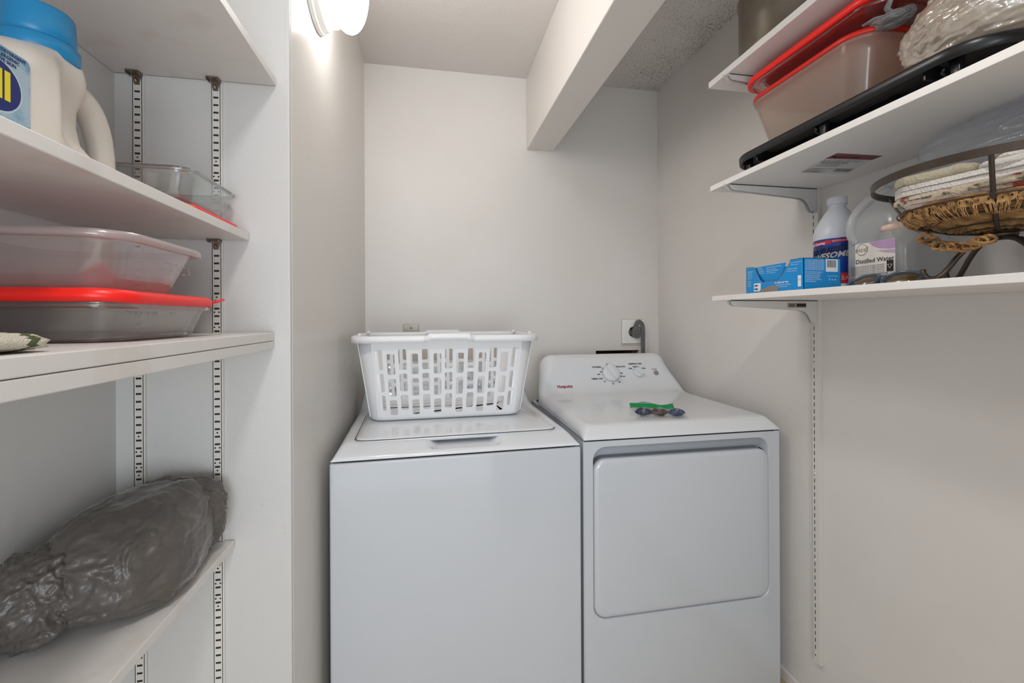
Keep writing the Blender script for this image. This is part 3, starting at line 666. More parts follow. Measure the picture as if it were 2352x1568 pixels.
# ------------------------------------------------------------------ containers
def container(cx, cy, z0, hx0, hy0, hx1, hy1, h, r, th=.003, flange=.006, fh=.003, steps=5, bot=.012):
    mb = MB(); rings = []
    def R(hx, hy, rr_, z): return [(x, y, z) for x, y in rrect(hx, hy, rr_, 7, cx, cy)]
    rings.append(R(hx0-bot*1.6, hy0-bot*1.6, r*.6, z0)); rings.append(R(hx0-bot*.6, hy0-bot*.6, r*.8, z0+bot*.12)); rings.append(R(hx0-bot*.2, hy0-bot*.2, r*.9, z0+bot*.45))
    for k in range(steps+1):
        f = k/steps; rings.append(R(hx0+(hx1-hx0)*f, hy0+(hy1-hy0)*f, r, z0+bot+(h-bot)*f))
    rings.append(R(hx1+flange, hy1+flange, r+flange, z0+h)); rings.append(R(hx1+flange+.001, hy1+flange+.001, r+flange, z0+h+fh)); rings.append(R(hx1-th, hy1-th, r-th*.3, z0+h+fh))
    for k in range(steps, -1, -1):
        f = k/steps; rings.append(R(hx0+(hx1-hx0)*f-th, hy0+(hy1-hy0)*f-th, r-th*.3, z0+th+bot+(h-bot)*f-(.0 if k else 0)-(th if k == steps else 0)*.5))
    rings.append(R(hx0-bot*.6-th, hy0-bot*.6-th, r*.8, z0+bot*.3+th)); rings.append(R(hx0-bot*1.6-th, hy0-bot*1.6-th, r*.6, z0+th))
    mb.loft(rings); return mb
def lid_mesh(cx, cy, z0, hx, hy, h, r, wave=0, tab=None):
    mb = MB(); rings = []
    def R(i, z):
        out = []
        for x, y in rrect(hx-i, hy-i, max(r-i, .004), 10, cx, cy): out.append((x, y, z+wave*math.sin((x+y)*38)))
        return out
    mb.loft([R(.006, z0), R(.0, z0), R(0, z0+h*.55), R(.002, z0+h*.85), R(.006, z0+h), R(.012, z0+h*.9), R(.018, z0+h*.45), R(.03, z0+h*.4)])
    return mb
# second pantry shelf: square glass dish standing on a red lid
zs = 1.4113
t = thing('container_lid', 'red plastic lid lying flat under the glass dish on the second pantry shelf', 'lid', (-.47, .865, zs))
obj('rim', lid_mesh(-.466, .8655, zs, .105, .0955, .012, .03), M_red, t)
t = thing('glass_dish', 'square clear glass dish standing on a red lid on the second pantry shelf', 'dish', (-.466, .865, zs+.0125))
obj('bowl', container(-.466, .8655, zs+.0125, .086, .078, .097, .088, .050, .026, .004, .003, .004), M_glass, t)
glass_rim(t, -.466, .8655, zs+.0655, .0995, .0905, .029); foot_rim(t, -.466, .8655, zs+.016, .078, .070, .022)
# detergent jug
def detergent_jug():
    zj = zs; cx = -.465
    t = thing('detergent_jug', 'ivory laundry detergent jug with a blue cap and blue oval label', 'detergent jug', (cx, .637, zj))
    secs = [(0, .535, .700, .040), (.004, .529, .704, .046), (.022, .526, .700, .048), (.036, .526, .688, .048), (.055, .527, .684, .048), (.08, .528, .682, .048), (.10, .532, .684, .047), (.112, .540, .688, .046), (.124, .552, .690, .043), (.136, .572, .684, .038), (.144, .592, .678, .034), (.148, .600, .674, .034)]
    rings = []
    for h, y0, y1, hx in secs:
        rg = []
        for x, y in rrect(hx, (y1-y0)/2, min(hx*.8, .036), 16, cx, (y0+y1)/2): rg.append((x, y))
        k_ = (1-abs(h-.085)/.06) if abs(h-.085) < .06 else 0
        dn = []
        for q_ in range(len(rg)):
            a_, c_ = rg[q_], rg[(q_+1) % len(rg)]; m_ = 12 if math.dist(a_, c_) > .03 else 1
            dn += [(a_[0]+(c_[0]-a_[0])*j/12*(12/m_) if m_ > 1 else a_[0], a_[1]+(c_[1]-a_[1])*j/m_) for j in range(m_)]
        rings.append([(cx+(x-cx)*(1-.62*min(1, k_*1.6)*sstep(.600, .635, y)), y, zj+h) for x, y in dn])
    m_n = min(len(r) for r in rings)
    if any(len(r) != m_n for r in rings):   # keep the same sample count on every ring
        def resamp(r, n):
            L = [0]
            for q_ in range(len(r)): L.append(L[-1]+math.dist(r[q_], r[(q_+1) % len(r)]))
            out = []; j = 0
            for k in range(n):
                d_ = L[-1]*k/n
                while L[j+1] < d_: j += 1
                f_ = (d_-L[j])/max(1e-9, L[j+1]-L[j]); a_, c_ = Vector(r[j % len(r)]), Vector(r[(j+1) % len(r)]); out.append(a_.lerp(c_, f_))
            return out
        rings = [resamp(r, 140) for r in rings]
    obj('body', MB().loft(rings), M_jug, t)
    hp = [(cx, .655, zj+.128), (cx, .690, zj+.130), (cx, .717, zj+.120), (cx, .733, zj+.096), (cx, .741, zj+.068), (cx, .741, zj+.040), (cx, .733, zj+.022), (cx, .705, zj+.0245), (cx, .670, zj+.0245)]
    q = [Vector(p) for p in hp]
    for _ in range(2):
        n_ = [q[0]]
        for a, c_ in zip(q, q[1:]): n_ += [a.lerp(c_, .25), a.lerp(c_, .75)]
        q = n_+[q[-1]]
    obj('handle', MB().tube(q, lambda f: .0155+.006*abs(f-.5), 18), M_jug, t)
    obj('cap_collar', MB().lathe([(0, 0), (.0355, 0), (.0375, .002), (.0375, .018), (.0345, .021), (0, .021)], (cx, .637, zj+.144), 48), M_blue, t)
    cap = MB(); n = 72; rings = []
    for r_, h_ in ((.033, .162), (.0335, .174), (.0325, .199), (.031, .2025), (.027, .204), (.0, .204)):
        rings.append([(cx+math.cos(2*PI*k/n)*(r_+(.0004 if k % 2 else 0)*(r_ > .03)), .637+math.sin(2*PI*k/n)*(r_+(.0004 if k % 2 else 0)*(r_ > .03)), zj+h_) for k in range(n)])
    obj('cap', cap.loft(rings), M_blue, t)
    X = cx+.0487
    lb = MB().prism(rrect(.034, .04, .006, 4), lambda p, q_, d: Vector((X+d, .525+p, zj+.062+q_)), 0, .0006)
    lab = obj('label', lb, mat('pale_blue_label', (168, 190, 204), .35, vary=(45, (70, 140, 180), .3, .5)), t)
    n = 40; lb = MB().prism([(math.cos(2*PI*k/n)*.0265, math.sin(2*PI*k/n)*.025) for k in range(n)], lambda p, q_, d: Vector((X+.0006+d, .521+p, zj+.0615+q_)), 0, .0003)
    lb.prism([(math.cos(2*PI*k/n)*.0285, math.sin(2*PI*k/n)*.027) for k in range(n)], lambda p, q_, d: Vector((X+.0004+d, .521+p, zj+.0615+q_)), 0, .0003, 1)
    obj('emblem', lb, [mat('navy_print', (14, 38, 110), .4), mat('silver_blue_print', (190, 206, 216), .4)], lab)
    lt = MB().text('all', .040, lambda x, y, z: Vector((X+.0011+z, .519+x*1.0, zj+.062+y)), 0, bold=.0012)
    obj('lettering', lt, mat('yellow_print', (236, 214, 24), .4), lab)
    lt = MB()
    for k, s_ in enumerate(('FREE CLEAR DETERGENT', 'HYPOALLERGENIC', 'SENSITIVE SKIN')): lt.text(s_, .005, lambda x, y, z, k=k: Vector((X+.0008+z, .525+x, zj+.098-k*.005+y)), 0)
    obj('lettering', lt, mat('navy_print_small', (40, 60, 110), .5), lab)
detergent_jug()
# doubled pantry shelf: glass dish with red lid, plastic bin, towel
zs = 1.2130
t = thing('baking_dish', 'clear glass baking dish closed with a red lid on the doubled pantry shelf', 'dish', (-.455, .695, zs))
obj('bowl', container(-.458, .695, zs, .098, .105, .108, .116, .043, .036, .005, .004, .004), M_glass, t)
glass_rim(t, -.458, .695, zs+.0437, .1115, .1195, .039, .0038); foot_rim(t, -.458, .695, zs+.0045, .089, .096, .03, .003)
ld = obj('lid', lid_mesh(-.458, .695, zs+.0465, .118, .127, .0155, .045, .0012), M_red, t)
obj('pull_tab', MB().tube([(-.352, .795, zs+.054), (-.347, .812, zs+.055), (-.345, .826, zs+.058), (-.347, .838, zs+.060)], .0042, 10, flat=.5), M_red, ld)
t = thing('storage_bin', 'frosted clear plastic bin standing on the red lid of the baking dish', 'storage bin', (-.458, .685, zs+.0625))
obj('tub', container(-.458, .685, zs+.0635, .085, .083, .102, .098, .062, .035, .002, .010, .004, bot=.014), M_pinkbin, t)
R_ = lambda k, z: [(x, y, z) for x, y in rrect(.102+k, .098+k, .035+k, 9, -.458, .685)]
obj('rim', MB().loft([R_(.001, zs+.1215), R_(.0125, zs+.1215), R_(.0135, zs+.1245), R_(.0125, zs+.1305), R_(.001, zs+.1305)], closed=True), clear_mat('frosted_rim', (.9, .88, .88), (226, 216, 214), .5, .2, 1.6), t)
b = MB()
for k in range(4): b.tube([(-.3595+.0005, .715+(k % 2)*.022, zs+.093+(k//2)*.011), (-.3595+.0005, .723+(k % 2)*.022, zs+.093+(k//2)*.011)], .0009, 6)
b.text('5', .013, lambda x, y, z: Vector((-.3585+z, .755+x, zs+.098+y)))
obj('moulded_marks', b, M_pinkbin, t)
def towel():
    t = thing('folded_towel', 'folded cream towel with a green stripe near the edge of the doubled pantry shelf', 'towel', (-.40, .36, zs))
    rings = []; n = 40; m = 60
    for i in range(m+1):
        f = i/m; y = .18+.285*f; w_ = .085*(1-sstep(.93, 1.0, f)*.35); ring = []
        hh = .0085*(1-.55*sstep(.9, 1, f))
        for k in range(n):
            a = 2*PI*k/n; p = Vector((-.405+math.copysign(abs(math.cos(a))**.35, math.cos(a))*w_, y+.004*math.sin(k*1.7), zs+.0005+hh+math.copysign(abs(math.sin(a))**.7, math.sin(a))*hh))
            p.z += .0016*noise.noise(Vector((p.x*60, p.y*60, p.z*200))); p.z = max(p.z, zs+.0003); ring.append(p)
        rings.append(ring)
    mb = MB().loft(rings); o = obj('cloth', mb, [mat('cream_terry', (222, 212, 192), .95, bumps=(dict(scale=700, strength=1, dist=.003),), sheen=.3), mat('green_stripe', (92, 98, 62), .95, bumps=(dict(scale=700, strength=1, dist=.003),))], t)
    for p in o.data.polygons:
        cy = p.center.y+.36
        if .428 < cy < .437: p.material_index = 1
towel()

# ------------------------------------------------------------------ crumpled plastic bags
def crumple(p, sc, seed, amp):
    q = p*sc+Vector((seed, seed*1.7, -seed)); w_ = Vector((noise.noise(q*1.2), noise.noise(q*1.2+Vector((5, 1, 2))), noise.noise(q*1.2+Vector((1, 7, 3)))))*.7
    a = 1-abs(noise.noise((q+w_)*1.0))*2; b_ = 1-abs(noise.noise((q+w_*1.4)*2.3+Vector((3, 3, 3))))*2; c_ = 1-abs(noise.noise((q+w_*1.8)*5.1))*2
    return amp*(a*.8+b_*.55+c_*.3-.9)
def blob(mb, c, rad, seed, axis_rot=0, sub=6, amp=.05, low=.18, power=.9, zfloor=None, squash=None, mi=0):
    b = bmesh.new(); bmesh.ops.create_icosphere(b, subdivisions=sub, radius=1); vs = []
    ca, sa = math.cos(axis_rot), math.sin(axis_rot)
    for v_ in b.verts:
        p = v_.co.copy(); p = Vector([math.copysign(abs(k)**power, k) for k in p])
        d = 1+low*noise.noise(p*1.3+Vector((seed, 0, 0)))+crumple(Vector((p.x, p.y*.6, p.z)), 1.6, seed, amp)+.25*amp*noise.noise(p*9)
        q = Vector((p.x*rad[0]*d, p.y*rad[1]*d, p.z*rad[2]*d))
        if squash: q = squash(q, p)
        q = Vector((q.x*ca-q.y*sa, q.x*sa+q.y*ca, q.z))+Vector(c)
        if zfloor is not None and q.z < zfloor: q.z = zfloor+.0004*noise.noise(q*90)+.0006
        vs.append(q)
    fs = [tuple(q.index for q in f.verts) for f in b.faces]; b.free(); mb.add(vs, fs, mi, True)
def grey_bag():
    zf = .8033
    m = clear_mat('grey_bag_film', (.42, .40, .39), (112, 106, 101), .9, .34, 1.42, bumps=(dict(scale=34, strength=.55, dist=.004, detail=6, dst=.6), dict(scale=10, strength=.7, dist=.012, detail=3, dst=.5)), trans=.25)
    t = thing('plastic_bag', 'stuffed dark grey plastic bag lying on the lowest pantry shelf', 'plastic bag', (-.475, .80, zf))
    mb = MB()
    def sq(q, p):   # taper to the near end where it is gathered
        k = sstep(.35, 1.0, -p.y); q.x *= 1-.16*k; q.z *= 1-.12*k; return q
    blob(mb, (-.468, .822, zf+.070), (.093, .136, .080), 3.1, math.radians(4), 6, .050, .08, .72, zf, sq)
    for v_ in mb.v: v_.x = max(v_.x, XD+.002)
    obj('body', mb, m, t)
    mb = MB()
    blob(mb, (-.520, .715, zf+.062), (.056, .056, .058), 8.3, .3, 6, .12, .25, .9, zf)
    for v_ in mb.v: v_.x = max(v_.x, XD+.002)
    obj('gathered_neck', mb, m, t)
    for pts, r_ in (([(-.53, .70, zf+.070), (-.550, .675, zf+.085), (-.562, .65, zf+.075), (-.568, .60, zf+.050), (-.570, .56, zf+.04)], .015), ([(-.53, .70, zf+.03), (-.545, .67, zf+.020), (-.556, .64, zf+.020), (-.562, .58, zf+.022)], .013)):
        h = MB(); q = [Vector(p) for p in pts]
        for _ in range(2):
            n_ = [q[0]]
            for a, c_ in zip(q, q[1:]): n_ += [a.lerp(c_, .25), a.lerp(c_, .75)]
            q = n_+[q[-1]]
        h.tube(q, lambda f, r_=r_: r_*(1-.45*f)*(1+.25*math.sin(f*17)), 24, flat=.45)
        for v_ in h.v: v_ += Vector((1, 1, 1))*crumple(v_*14, 1.5, 4, .004); v_.z = max(v_.z, zf+.001); v_.x = max(v_.x, XD+.002)
        obj('tied_ear', h, m, t)
    mb = MB(); blob(mb, (-.462, .912, zf+.070), (.088, .044, .076), 14.2, .12, 6, .06, .12, .8, zf)
    for v_ in mb.v: v_.y = min(v_.y, YC-.007)
    obj('loose_fold', mb, m, t)
grey_bag()

# ------------------------------------------------------------------ right shelves
Z1, Z2, Z3 = 1.9435, 1.630, 1.302
# steel pot
t = thing('stock_pot', 'large dull steel stock pot on the highest right shelf', 'pot', (.985, 1.058, Z1))
m_pot = mat('worn_steel', (172, 162, 148), .3, metal=.75, bumps=(dict(scale=30, strength=.06, dist=.002, stretch=(1, 1, .1)),), vary=(10, (150, 140, 126), .3, .7))
prof = [(0, 0), (.105, 0), (.118, .003), (.126, .012), (.128, .03), (.128, .178), (.131, .181), (.132, .186), (.129, .188), (.125, .186), (.125, .02), (.1, .005), (0, .004)]
obj('body', MB().lathe(prof, (.985, 1.058, Z1), 72), m_pot, t)
for s in (-1, 1):
    cyh = 1.058-s*.0; obj('handle', MB().tube([(.985+s*.0-.035, 1.058+s*.124, Z1+.150), (.985-.034, 1.058+s*.142, Z1+.153), (.985-.02, 1.058+s*.155, Z1+.154), (.985+.02, 1.058+s*.155, Z1+.154), (.985+.034, 1.058+s*.142, Z1+.153), (.985+.035, 1.058+s*.124, Z1+.150)], .005, 10), m_pot, t) if s < 0 else None
# black tray upside-down on legs
def black_tray():
    cx, cy, hx, hy = .967, .822, .130, .308
    t = thing('serving_tray', 'black plastic tray on short legs on the middle right shelf', 'tray', (cx, cy, Z2))
    def R(i, z, dx=0): return [(x, y, z) for x, y in rrect(hx-i, hy-i, .085-i*.6, 12, cx, cy)]
    b = MB(); b.loft([R(.0015, Z2+.029), R(0, Z2+.030), R(-.001, Z2+.046), R(.0005, Z2+.049), R(.004, Z2+.0505), R(.008, Z2+.049), R(.009, Z2+.044), R(.004, Z2+.029)], closed=True)
    obj('rim', b, M_blk, t)
    b = MB(); b.loft([R(.008, Z2+.046), R(.012, Z2+.0445), R(.10, Z2+.0445)], False, True); b.loft([R(.008, Z2+.046), R(.010, Z2+.0475), R(.022, Z2+.046), R(.1, Z2+.046)], False, True); obj('deck', b, M_blktex, t)
    for yy in (-.2, .02, .2):
        obj('rib', MB().box((cx-hx+.01, cy+yy-.0022, Z2+.018), (cx+hx-.01, cy+yy+.0022, Z2+.0445)), M_blk, t, bevel=.001)
    for xx in (-.06, .06):
        obj('side_rail', MB().box((cx+xx-.003, cy-.11, Z2+.016), (cx+xx+.003, cy+.235, Z2+.0445)), M_blk, t, bevel=.001)
    for sx in (-1, 1):
        for yy in (-.245, -.0, .245):
            x = cx+sx*(.108 if abs(yy) > .2 else .118); y = cy+yy*.98
            lg = MB().loft([[(x+p, y+q, z) for p, q in rrect(a, c_, .003, 3)] for a, c_, z in ((.005, .006, Z2), (.005, .007, Z2+.006), (.007, .010, Z2+.0445))])
            obj('leg', lg, M_blk, t)
            obj('latch', MB().tube([(x-.004, y+.015, Z2+.026), (x+.0, y+.022, Z2+.022), (x+.004, y+.016, Z2+.014)], .003, 8), M_blk, t)
black_tray()
ZT = Z2+.0505
# milky bin with red lid
t = thing('storage_bin', 'large milky plastic bin with a red lid standing on the black tray', 'storage bin', (.992, .93, ZT))
obj('tub', container(.995, .932, ZT, .088, .145, .112, .175, .142, .06, .002, .003, .007, bot=.02), M_tanbin, t)
obj('lid', lid_mesh(.995, .932, ZT+.150, .1185, .182, .013, .07), M_red2, t)
ZL = ZT+.1640
t = thing('baking_dish', 'shallow glass dish with a bright red lid on top of the milky bin', 'dish', (.995, .92, ZL))
obj('bowl', container(.99, .915, ZL-.002, .085, .160, .108, .186, .034, .05, .004, .004, .003, bot=.018), M_glass, t)
glass_rim(t, .99, .915, ZL+.031, .112, .190, .053)
ld = obj('lid', lid_mesh(.99, .915, ZL+.033, .1225, .2015, .0185, .058), M_red, t)
def tan_bag():
    m = clear_mat('tan_bag_film', (.9, .87, .84), (240, 226, 208), .66, .13, 2.3, bumps=(dict(scale=40, strength=.5, dist=.004, detail=6, dst=.8), dict(scale=11, strength=.8, dist=.014, detail=3, dst=.6)), trans=.35)
    t = thing('plastic_bag', 'crinkled beige plastic bag bulging over the black tray', 'plastic bag', (.97, .55, ZT))
    mb = MB(); blob(mb, (.962, .585, ZT+.062), (.122, .130, .066), 5.5, math.radians(-10), 6, .07, .14, .85, ZT+.0005); obj('body', mb, m, t)
    mb = MB(); blob(mb, (.985, .565, ZT+.150), (.10, .12, .055), 11.7, .3, 6, .09, .2, .85); 
    for v_ in mb.v: v_.z = min(v_.z, 1.9235); v_.x = min(v_.x, XR-.003)
    obj('upper_bundle', mb, m, t)
    t = thing('plastic_bag', 'small knotted grey plastic bag tucked beside the red lidded dish', 'plastic bag', (.93, .70, ZL-.01))
    mg = clear_mat('light_grey_film', (.7, .7, .7), (168, 168, 170), .85, .18, 1.4, bumps=(dict(scale=60, strength=1, dist=.004, detail=5, dst=2),), trans=.3)
    mb = MB(); blob(mb, (.925, .735, ZL-.006), (.026, .035, .014), 2.2, .2, 5, .12, .3); obj('knot', mb, mg, t)
    for pts in (([(.925, .735, ZL), (.915, .74, ZL+.018), (.905, .722, ZL+.030)]), ([(.92, .73, ZL-.002), (.905, .755, ZL+.004), (.898, .775, ZL+.002)])):
        h = MB().tube(pts, lambda f: .012*(1-.4*f), 16, flat=.35); obj('ear', h, mg, t)
tan_bag()

# --- lowest right shelf
def frame_fn(o_, X, Y, N_): return lambda x, y, z: o_+X*x+Y*y+N_*z
def sheet_box():
    x0, x1, y0, y1, h = .8505, .952, .879, 1.066, .0735
    t = thing('dryer_sheet_box', 'torn-open blue cardboard box of dryer sheets on the lowest right shelf', 'box', ((x0+x1)/2, (y0+y1)/2, Z3))
    mb_ = mat('blue_card', (0, 142, 214), .35); mg = mat('grey_card_edge', (138, 130, 124), .8); mw = mat('white_print', (226, 236, 242), .5)
    th = .0012; b = MB()
    b.box((x0, y0, Z3), (x1, y1, Z3+.001)); b.box((x0, y0, Z3), (x1, y0+th, Z3+h)); b.box((x0, y1-th, Z3), (x1, y1, Z3+h*.97)); b.box((x1-th, y0, Z3), (x1, y1, Z3+h))
    # front panel with the torn flap line
    L = y1-y0
    def F(s, z, d): return Vector((x0+d, y1-s, Z3+z))     # s from the far (left in the photo) end
    low = [(0, 0), (L, 0), (L, h), (.80*L, h), (.76*L, .060), (.70*L, .048), (.63*L, .030), (.58*L, .026), (.31*L, .026), (.255*L, .035), (.19*L, .055), (.155*L, .069), (.10*L, .070), (0, .0695)]
    b.prism(low, F, 0, th)
    b.box((x0, y0, Z3+h-.001), (x1, y0+.2*L, Z3+h)); 
    obj('carton', b, mb_, t)
    fl = [(.335*L, .0275), (.56*L, .0275), (.60*L, .031), (.675*L, .055), (.71*L, .069), (.28*L, .068), (.185*L, .0675), (.235*L, .049), (.295*L, .032)]
    b = MB().prism(fl, lambda s, z, d: F(s, z, d+.006-.09*(z-.0275)*1.0), 0, th); obj('torn_flap', b, mb_, t)
    # raw card edges
    b = MB().tube([F(s, z, .0006) for s, z in low[3:14]], .0009, 6); obj('torn_edge', b, mg, t)
    b = MB().prism([(.27*L, .0005), (.275*L, .008), (.52*L, .017), (.60*L, .013), (.60*L, .0005)], lambda s, z, d: F(s, z, -.0012+d), 0, .001); obj('grey_flap', b, mg, t)
    # print
    b = MB(); pr = lambda s, z: (lambda x, y, d: F(s+x, z+y, -.0004-d*.2))
    def para(s, z, wid, n, step=.0042, sz=.0036, words=('KEEP OUT OF REACH OF CHILDREN', 'Do not use this product as', 'directed on flame resistant', 'garments. Ne pas utiliser', 'ce produit sur les tissus', 'in the dryer drum only', 'contents may vary slightly')):
        for k in range(n): b.text(words[k % len(words)], sz, pr(s, z-k*step), 0, 'LEFT')
    para(.005, .058, .03, 5, .0045, .0030, ('WARNING FIRE', 'To reduce the', 'risk of fire do', 'not leave items', 'in the dryer')); para(.005, .033, .03, 4, .0045, .0030, ('Use only as', 'directed on', 'the carton', 'other fabric'))
    b2 = b; b = MB(); fr = lambda s, z: (lambda x, y, d: F(s+x, z+y, -.0004+.006-.09*((z+y)-.0275)-.0002-d*.2))
    for k, s_ in enumerate(('CAUTION', 'Use only with', 'tumble dryers', 'Ne pas laisser')): b.text(s_, .0034, fr(.21*L if k < 2 else .225*L, .064-k*.0045), 0, 'LEFT')
    for k, s_ in enumerate(('KEEP OUT OF REACH OF CHILDREN', 'Conserver hors de portee', 'GARDER LOIN DES ENFANTS', 'In case of contact rinse')): b.text(s_, .0031, fr(.37*L, .063-k*.0046), 0, 'LEFT')
    obj('lettering', b, mw, t)
    b = b2
    for k, s_ in enumerate(('Do not use this product', 'on flame resistant', 'CLOTHES. No utilizar', 'ni aplicar sobre telas')): b.text(s_, .0033, pr(.80*L if k < 2 else .745*L, .066-k*.0052-(.004 if k > 1 else 0)), 0, 'LEFT')
    b.text('TO OPEN LIFT TAB', .0050, pr(.535*L, .0215), 0, 'LEFT', bold=.0002); b.text('POUR OUVRIR, SOULEVER', .0038, pr(.56*L, .0155), 0, 'LEFT'); b.text('Fabric softener sheets', .0032, pr(.60*L, .011), 0, 'LEFT')
    def rct(s0, s1, z0, z1, mi=0, d=-.0004): b.add([F(s0, z0, d), F(s1, z0, d), F(s1, z1, d), F(s0, z1, d)], [(0, 1, 2, 3)], mi)
    rct(.155*L, .285*L, .0045, .0255); rct(.915*L, .965*L, .008, .034); 
    for k in range(2): b.text('100+', .0068, lambda x, y, d, k=k: F(.162*L+x, .019-k*.009+y, -.0007), 1, 'LEFT', bold=.0003)
    b.text('24%', .004, lambda x, y, d: F(.94*L+x, .024+y, -.0007), 2, 'CENTER')
    obj('lettering', b, [mw, M_black, mb_], t)
    # end panel
    b = MB(); E = lambda x, z, d: Vector((x0+x, y0-.0004-d, Z3+z))
    W = x1-x0
    for k in range(7): b.text('LIRE TOUTES LES DIRECTIVES AVANT EMPLOI', .0034, lambda x, y, z, k=k: E(.004+x*.75, .068-k*.0036+y, z*.1), 0, 'LEFT')
    for k, s_ in enumerate(('Ingredients (Ingredients): quaternary', 'ammonium salt, sel d\'ammonium', 'quaternaire, fragrance (parfum).', 'Contains fragrance allergen(s)', 'Peut contenir plusieurs substances', 'parfumantes allergenes.')): b.text(s_, .0041, lambda x, y, z, k=k: E(.004+x*.78, .041-k*.0043+y, z*.1), 0, 'LEFT')
    b.add([E(.060, .042, 0), E(.093, .042, 0), E(.093, .071, 0), E(.060, .071, 0)], [(0, 1, 2, 3)])
    for k in range(17): x = .0635+k*.00145; b.add([E(x, .052, .0002), E(x+random.choice((.0006, .0009)), .052, .0002), E(x+random.choice((.0006, .0009)), .069, .0002), E(x, .069, .0002)], [(0, 1, 2, 3)], 1)
    b.text('f   t   o', .0065, lambda x, y, z: E(.078+x, .024+y, z*.1), 0, bold=.0003)
    b.text('FOLLOW US ONLINE', .003, lambda x, y, z: E(.078+x, .032+y, z*.1), 0)
    obj('lettering', b, [mw, M_black], t)
sheet_box()
def cleaner_bottle():
    c = Vector((1.062, .990, Z3)); R_ = .053
    t = thing('cleaner_bottle', 'white cleaner bottle with a blue and red label behind the blue box', 'bottle', c)
    prof = [(0, 0), (R_-.006, 0), (R_-.001, .004), (R_, .01), (R_, .014), (R_-.0015, .018), (R_-.0015, .138), (R_, .142), (R_, .152), (R_-.004, .170), (R_-.014, .192), (R_-.026, .212), (.020, .222), (.0185, .232), (.0185, .236)]
    obj('body', MB().lathe(prof, c, 64), mat('white_bottle_plastic', (224, 228, 236), .35), t)
    cp = MB(); n = 60; rr_ = lambda k: .0215+(.0005 if k % 2 else 0)
    cp.loft([[(c.x+math.cos(2*PI*k/n)*s*rr_(k), c.y+math.sin(2*PI*k/n)*s*rr_(k), c.z+h) for k in range(n)] for s, h in ((.98, .231), (1, .233), (1, .248), (.95, .2505), (.01, .2508))]); obj('cap', cp, mat('white_cap', (230, 232, 238), .4), t)
    ax = math.atan2(-c.y, -c.x)   # label centred toward the room
    a0 = ax-.45
    def W(x, y, d): a = a0-(-x)/R_; return Vector((c.x+math.cos(a)*(R_-.0008+d), c.y+math.sin(a)*(R_-.0008+d), c.z+y))
    def band(x0, x1, y0, y1, d, mi, tgt, n=28, slant=0):
        tgt.grid([[W(x0+(x1-x0)*k/n, y+slant*(x0+(x1-x0)*k/n), d) for k in range(n+1)] for y in (y0, y1)], mi)
    lb = MB(); band(-.080, .080, .022, .138, .0003, 0, lb, 60); lb.sm = [True]*len(lb.sm)
    mblue = mat('blue_label', (18, 62, 160), .3, vary=(22, (10, 34, 116), .38, .62)); mred = mat('red_label', (196, 30, 44), .35); mwh = mat('label_white', (232, 234, 240), .4)
    lab = obj('label', lb, mblue, t)
    lb = MB(); band(-.072, .010, .124, .134, .0006, 0, lb, slant=.04); band(.012, .055, .126, .133, .0006, 0, lb, slant=.04)
    band(.02, .07, .022, .048, .0006, 0, lb)
    lb.text('Reliable Cleaning', .0088, lambda x, y, z: W(-.034+x, .128+y+.04*(x-.034), .0009+z*.3), 1, bold=.0002); lb.text('NETTOYAGE FIABLE', .0046, lambda x, y, z: W(.033+x, .131+y+.04*x, .0009+z*.3), 1)
    for (s_, sz, yy, xx) in (("LA's TOTALLY", .0150, .108, .0), ('AWESOME', .0205, .093, .002)):
        lb.text(s_, sz, lambda x, y, z, yy=yy, xx=xx: W(xx+x+.25*y, yy+y+.10*x, .0009), 2, bold=.0018)
        lb.text(s_, sz, lambda x, y, z, yy=yy, xx=xx: W(xx+x+.25*y, yy+y+.10*x, .0013), 1 if sz > .018 else 3, bold=.0007)
    lb.text('R', .006, lambda x, y, z: W(.052+x, .118+y, .0009), 1)
    lb.text('All Purpose', .013, lambda x, y, z: W(.0+x, .060+y+.08*x, .0009), 1); lb.text('CLEANER', .014, lambda x, y, z: W(.045+x, .035+y, .0009), 1)
    obj('lettering', lb, [mred, mwh, M_black, mat('mid_blue_print', (44, 74, 130), .4)], lab)
cleaner_bottle()
